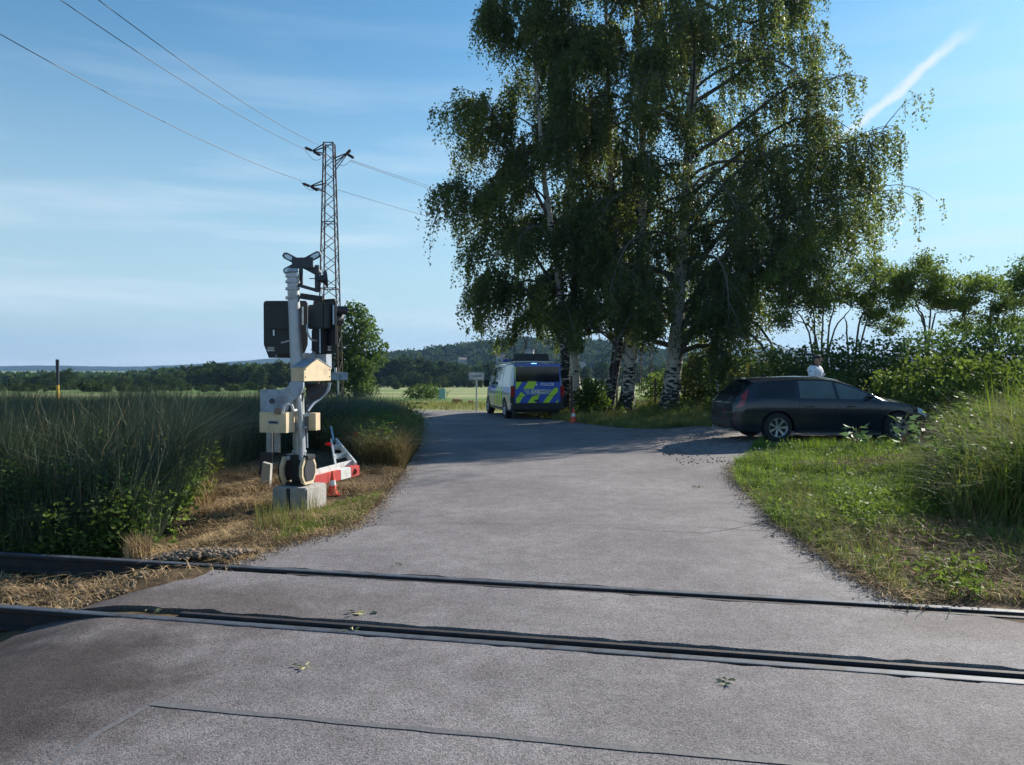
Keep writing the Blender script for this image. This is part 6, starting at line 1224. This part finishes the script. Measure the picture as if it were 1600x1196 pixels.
def build_person(loc_, yaw, label):
    root = empty('person', loc_, yaw, label, 'person')      # faces +X locally
    vs = [(0, 0, .95), (0, 0, 1.10), (0, 0, 1.28), (.0, 0, 1.42), (.012, 0, 1.50), (.03, 0, 1.57)]; es = [(0, 1), (1, 2), (2, 3), (3, 4), (4, 5)]; rr = [(.13, .17), (.12, .15), (.13, .18), (.10, .17), (.058, .06), (.055, .055)]
    hands = []
    for s in (-1, 1):
        n = len(vs); sh = (0, s*.20, 1.43); el = (.06, s*.27, 1.15); wr_ = (.28, s*.20, 1.06); hd = (.35, s*.185, 1.05)
        vs += [sh, el, wr_, hd]; es += [(3, n), (n, n+1), (n+1, n+2), (n+2, n+3)]; rr += [.065, .045, .030, (.02, .038)]; hands.append((Vector(hd), s))
        n = len(vs); vs += [(0, s*.10, .86), (.015, s*.11, .48), (-.01, s*.11, .09), (.13, s*.125, .045)]; es += [(0, n), (n, n+1), (n+1, n+2), (n+2, n+3)]; rr += [.095, .065, .045, (.03, .045)]
    m1 = skin_eval(vs, es, rr); bm = bmesh.new(); bm.from_mesh(m1)
    # head with face
    hc = Vector((.045, 0, 1.645)); n0 = len(bm.verts); add_sphere(bm, hc, (.098, .076, .122), 24); bm.verts.ensure_lookup_table()
    add_sphere(bm, hc+Vector((.04, 0, -.065)), (.058, .048, .055), 14); add_sphere(bm, hc+Vector((.102, 0, -.012)), (.020, .013, .026), 10); add_sphere(bm, hc+Vector((.09, 0, -.055)), (.012, .024, .008), 10)
    for s in (-1, 1): add_sphere(bm, hc+Vector((0, s*.078, -.005)), (.02, .010, .03), 10)
    for hd, s in hands:
        for f in range(4):
            b = hd+Vector((.025, (f-1.5)*.019, 0)); ln = (.062, .075, .07, .055)[f]; p1 = b+Vector((ln*.6, (f-1.5)*.003, -.012)); p2 = p1+Vector((ln*.35, 0, -.03)); add_cyl(bm, b, p1, .0095, .009, 8); add_sphere(bm, p1, .009, 8); add_cyl(bm, p1, p2, .009, .007, 8); add_sphere(bm, p2, .007, 8)
        b = hd+Vector((-.01, -s*.03, 0)); p1 = b+Vector((.03, -s*.03, -.005)); p2 = p1+Vector((.028, -s*.01, -.012)); add_cyl(bm, b, p1, .012, .010, 8); add_cyl(bm, p1, p2, .010, .008, 8); add_sphere(bm, p2, .008, 8)
    me = bpy.data.meshes.new('body'); bm.to_mesh(me); bm.free(); me.materials.append(mat('skin', (.45, .25, .17), .5, var=.08)); o = bpy.data.objects.new('body', me); C.objects.link(o)
    rm = o.modifiers.new('r', 'REMESH'); rm.mode = 'VOXEL'; rm.voxel_size = .008; rm.use_smooth_shade = True; bpy.context.view_layer.update()
    m3 = bpy.data.meshes.new_from_object(o.evaluated_get(bpy.context.evaluated_depsgraph_get())); o.modifiers.clear(); o.data = m3; o.parent = root
    # eyes, hair, clothes
    for s in (-1, 1):
        bm = bmesh.new(); add_sphere(bm, hc+Vector((.083, s*.031, .012)), (.010, .013, .009), 10); bm_obj('eye', bm, M_ink, root, True)
    bm = bmesh.new(); add_sphere(bm, hc+Vector((-.018, 0, .012)), (.092, .080, .112), 20); bmesh.ops.bisect_plane(bm, geom=bm.verts[:]+bm.edges[:]+bm.faces[:], plane_co=hc+Vector((.03, 0, 0)), plane_no=(1, 0, -.5), clear_outer=True); bm_obj('hair', bm, mat('short_grey_hair', (.09, .08, .075), .9), root, True)
    kv = vs[:4]+[(.0, 0, 1.49)]; ke = [(0, 1), (1, 2), (2, 3), (3, 4)]; kr = [(.17, .21), (.16, .20), (.18, .24), (.15, .22), (.07, .075)]
    for s in (-1, 1): n = len(kv); kv += [(0, s*.23, 1.44), (.035, s*.27, 1.27), (.05, s*.28, 1.18)]; ke += [(3, n), (n, n+1), (n+1, n+2)]; kr += [.095, .085, .085]
    sm = skin_eval(kv, ke, kr); sm.materials.clear(); sm.materials.append(mat('white_shirt_cloth', (.75, .78, .84), .8, var=.05)); so_ = bpy.data.objects.new('shirt', sm); C.objects.link(so_); so_.parent = root
    bm = bmesh.new(); add_lathe(bm, [(.098, 1.475), (.088, 1.50), (.080, 1.525), (.072, 1.525), (.080, 1.49)], Matrix.Translation((.005, 0, 0)), 20); bm_obj('navy_collar', bm, mat('navy_cloth', (.012, .016, .035), .8), so_, True)
    bm = bmesh.new(); [add_box(bm, (.03, s*.165, 1.535), (.12, .10, .012), Matrix.Rotation(R(s*20), 3, 'X')) for s in (-1, 1)]; bm_obj('navy_shoulder_patch', bm, M_ink, so_, bevel=.004)
    bm = bmesh.new(); add_box(bm, (.04, -.352, 1.34), (.03, .008, .03), Matrix.Rotation(R(8), 3, 'X')); bm_obj('arm_badge', bm, M_ink, so_, bevel=.002)
    tv_ = [(0, 0, .97)]; te = []; trr = [(.15, .18)]
    for s in (-1, 1): n = len(tv_); tv_ += [(0, s*.10, .85), (.015, s*.11, .48), (-.01, s*.11, .10)]; te += [(0, n), (n, n+1), (n+1, n+2)]; trr += [.115, .085, .075]
    tm = skin_eval(tv_, te, trr); tm.materials.clear(); tm.materials.append(mat('dark_trousers', (.015, .018, .028), .85)); to = bpy.data.objects.new('trousers', tm); C.objects.link(to); to.parent = root
    bm = bmesh.new(); [add_sphere(bm, (.06, s*.118, .045), (.15, .055, .055), 14) for s in (-1, 1)]; bm_obj('shoes', bm, M_black, root, True)
    bm = bmesh.new(); add_lathe(bm, [(.095, -.002), (.103, .03), (.104, .05), (.085, .078), (.04, .09), (.001, .092)], Matrix.Translation(hc+Vector((-.005, 0, .045))) @ Matrix.Diagonal((1.04, .88, 1, 1)), 24); add_prism(bm, [hc+Vector((.07+.085*math.cos(t_), .075*math.sin(t_), .045-.012*math.cos(t_))) for t_ in np.linspace(-math.pi/2, math.pi/2, 9)], (0, 0, .008)); bm_obj('peaked_cap', bm, M_black, root, True)
    return root
px0 = (1274-800)/F*20.5
build_person((px0, 20.5, float(g(px0, 20.5))+.0), R(-48), 'policeman in a dark cap and white short-sleeved shirt standing behind the dark car')
#PART4
for pr, h_, used in protos:
    if not used:
        for ch in list(pr.children): bpy.data.objects.remove(ch)
        bpy.data.objects.remove(pr)
# ------------------------------------------------------------------ air
if True:
    bm = bmesh.new(); add_box(bm, (0, 1450, 60), (6400, 4400, 170)); 
    hm = bpy.data.materials.new('air_haze'); hm.use_nodes = True; t = hm.node_tree; t.nodes.clear(); o_ = t.nodes.new('ShaderNodeOutputMaterial'); pv = t.nodes.new('ShaderNodeVolumePrincipled')
    pv.inputs['Density'].default_value = .00016; pv.inputs['Color'].default_value = (.26, .46, .85, 1); pv.inputs['Anisotropy'].default_value = .2
    t.links.new(pv.outputs[0], o_.inputs['Volume']); me = bpy.data.meshes.new('haze'); bm.to_mesh(me); bm.free(); me.materials.append(hm); ho = bpy.data.objects.new('haze', me); C.objects.link(ho); ho['kind'] = 'stuff'; ho['label'] = 'thin blue summer haze over the whole valley'
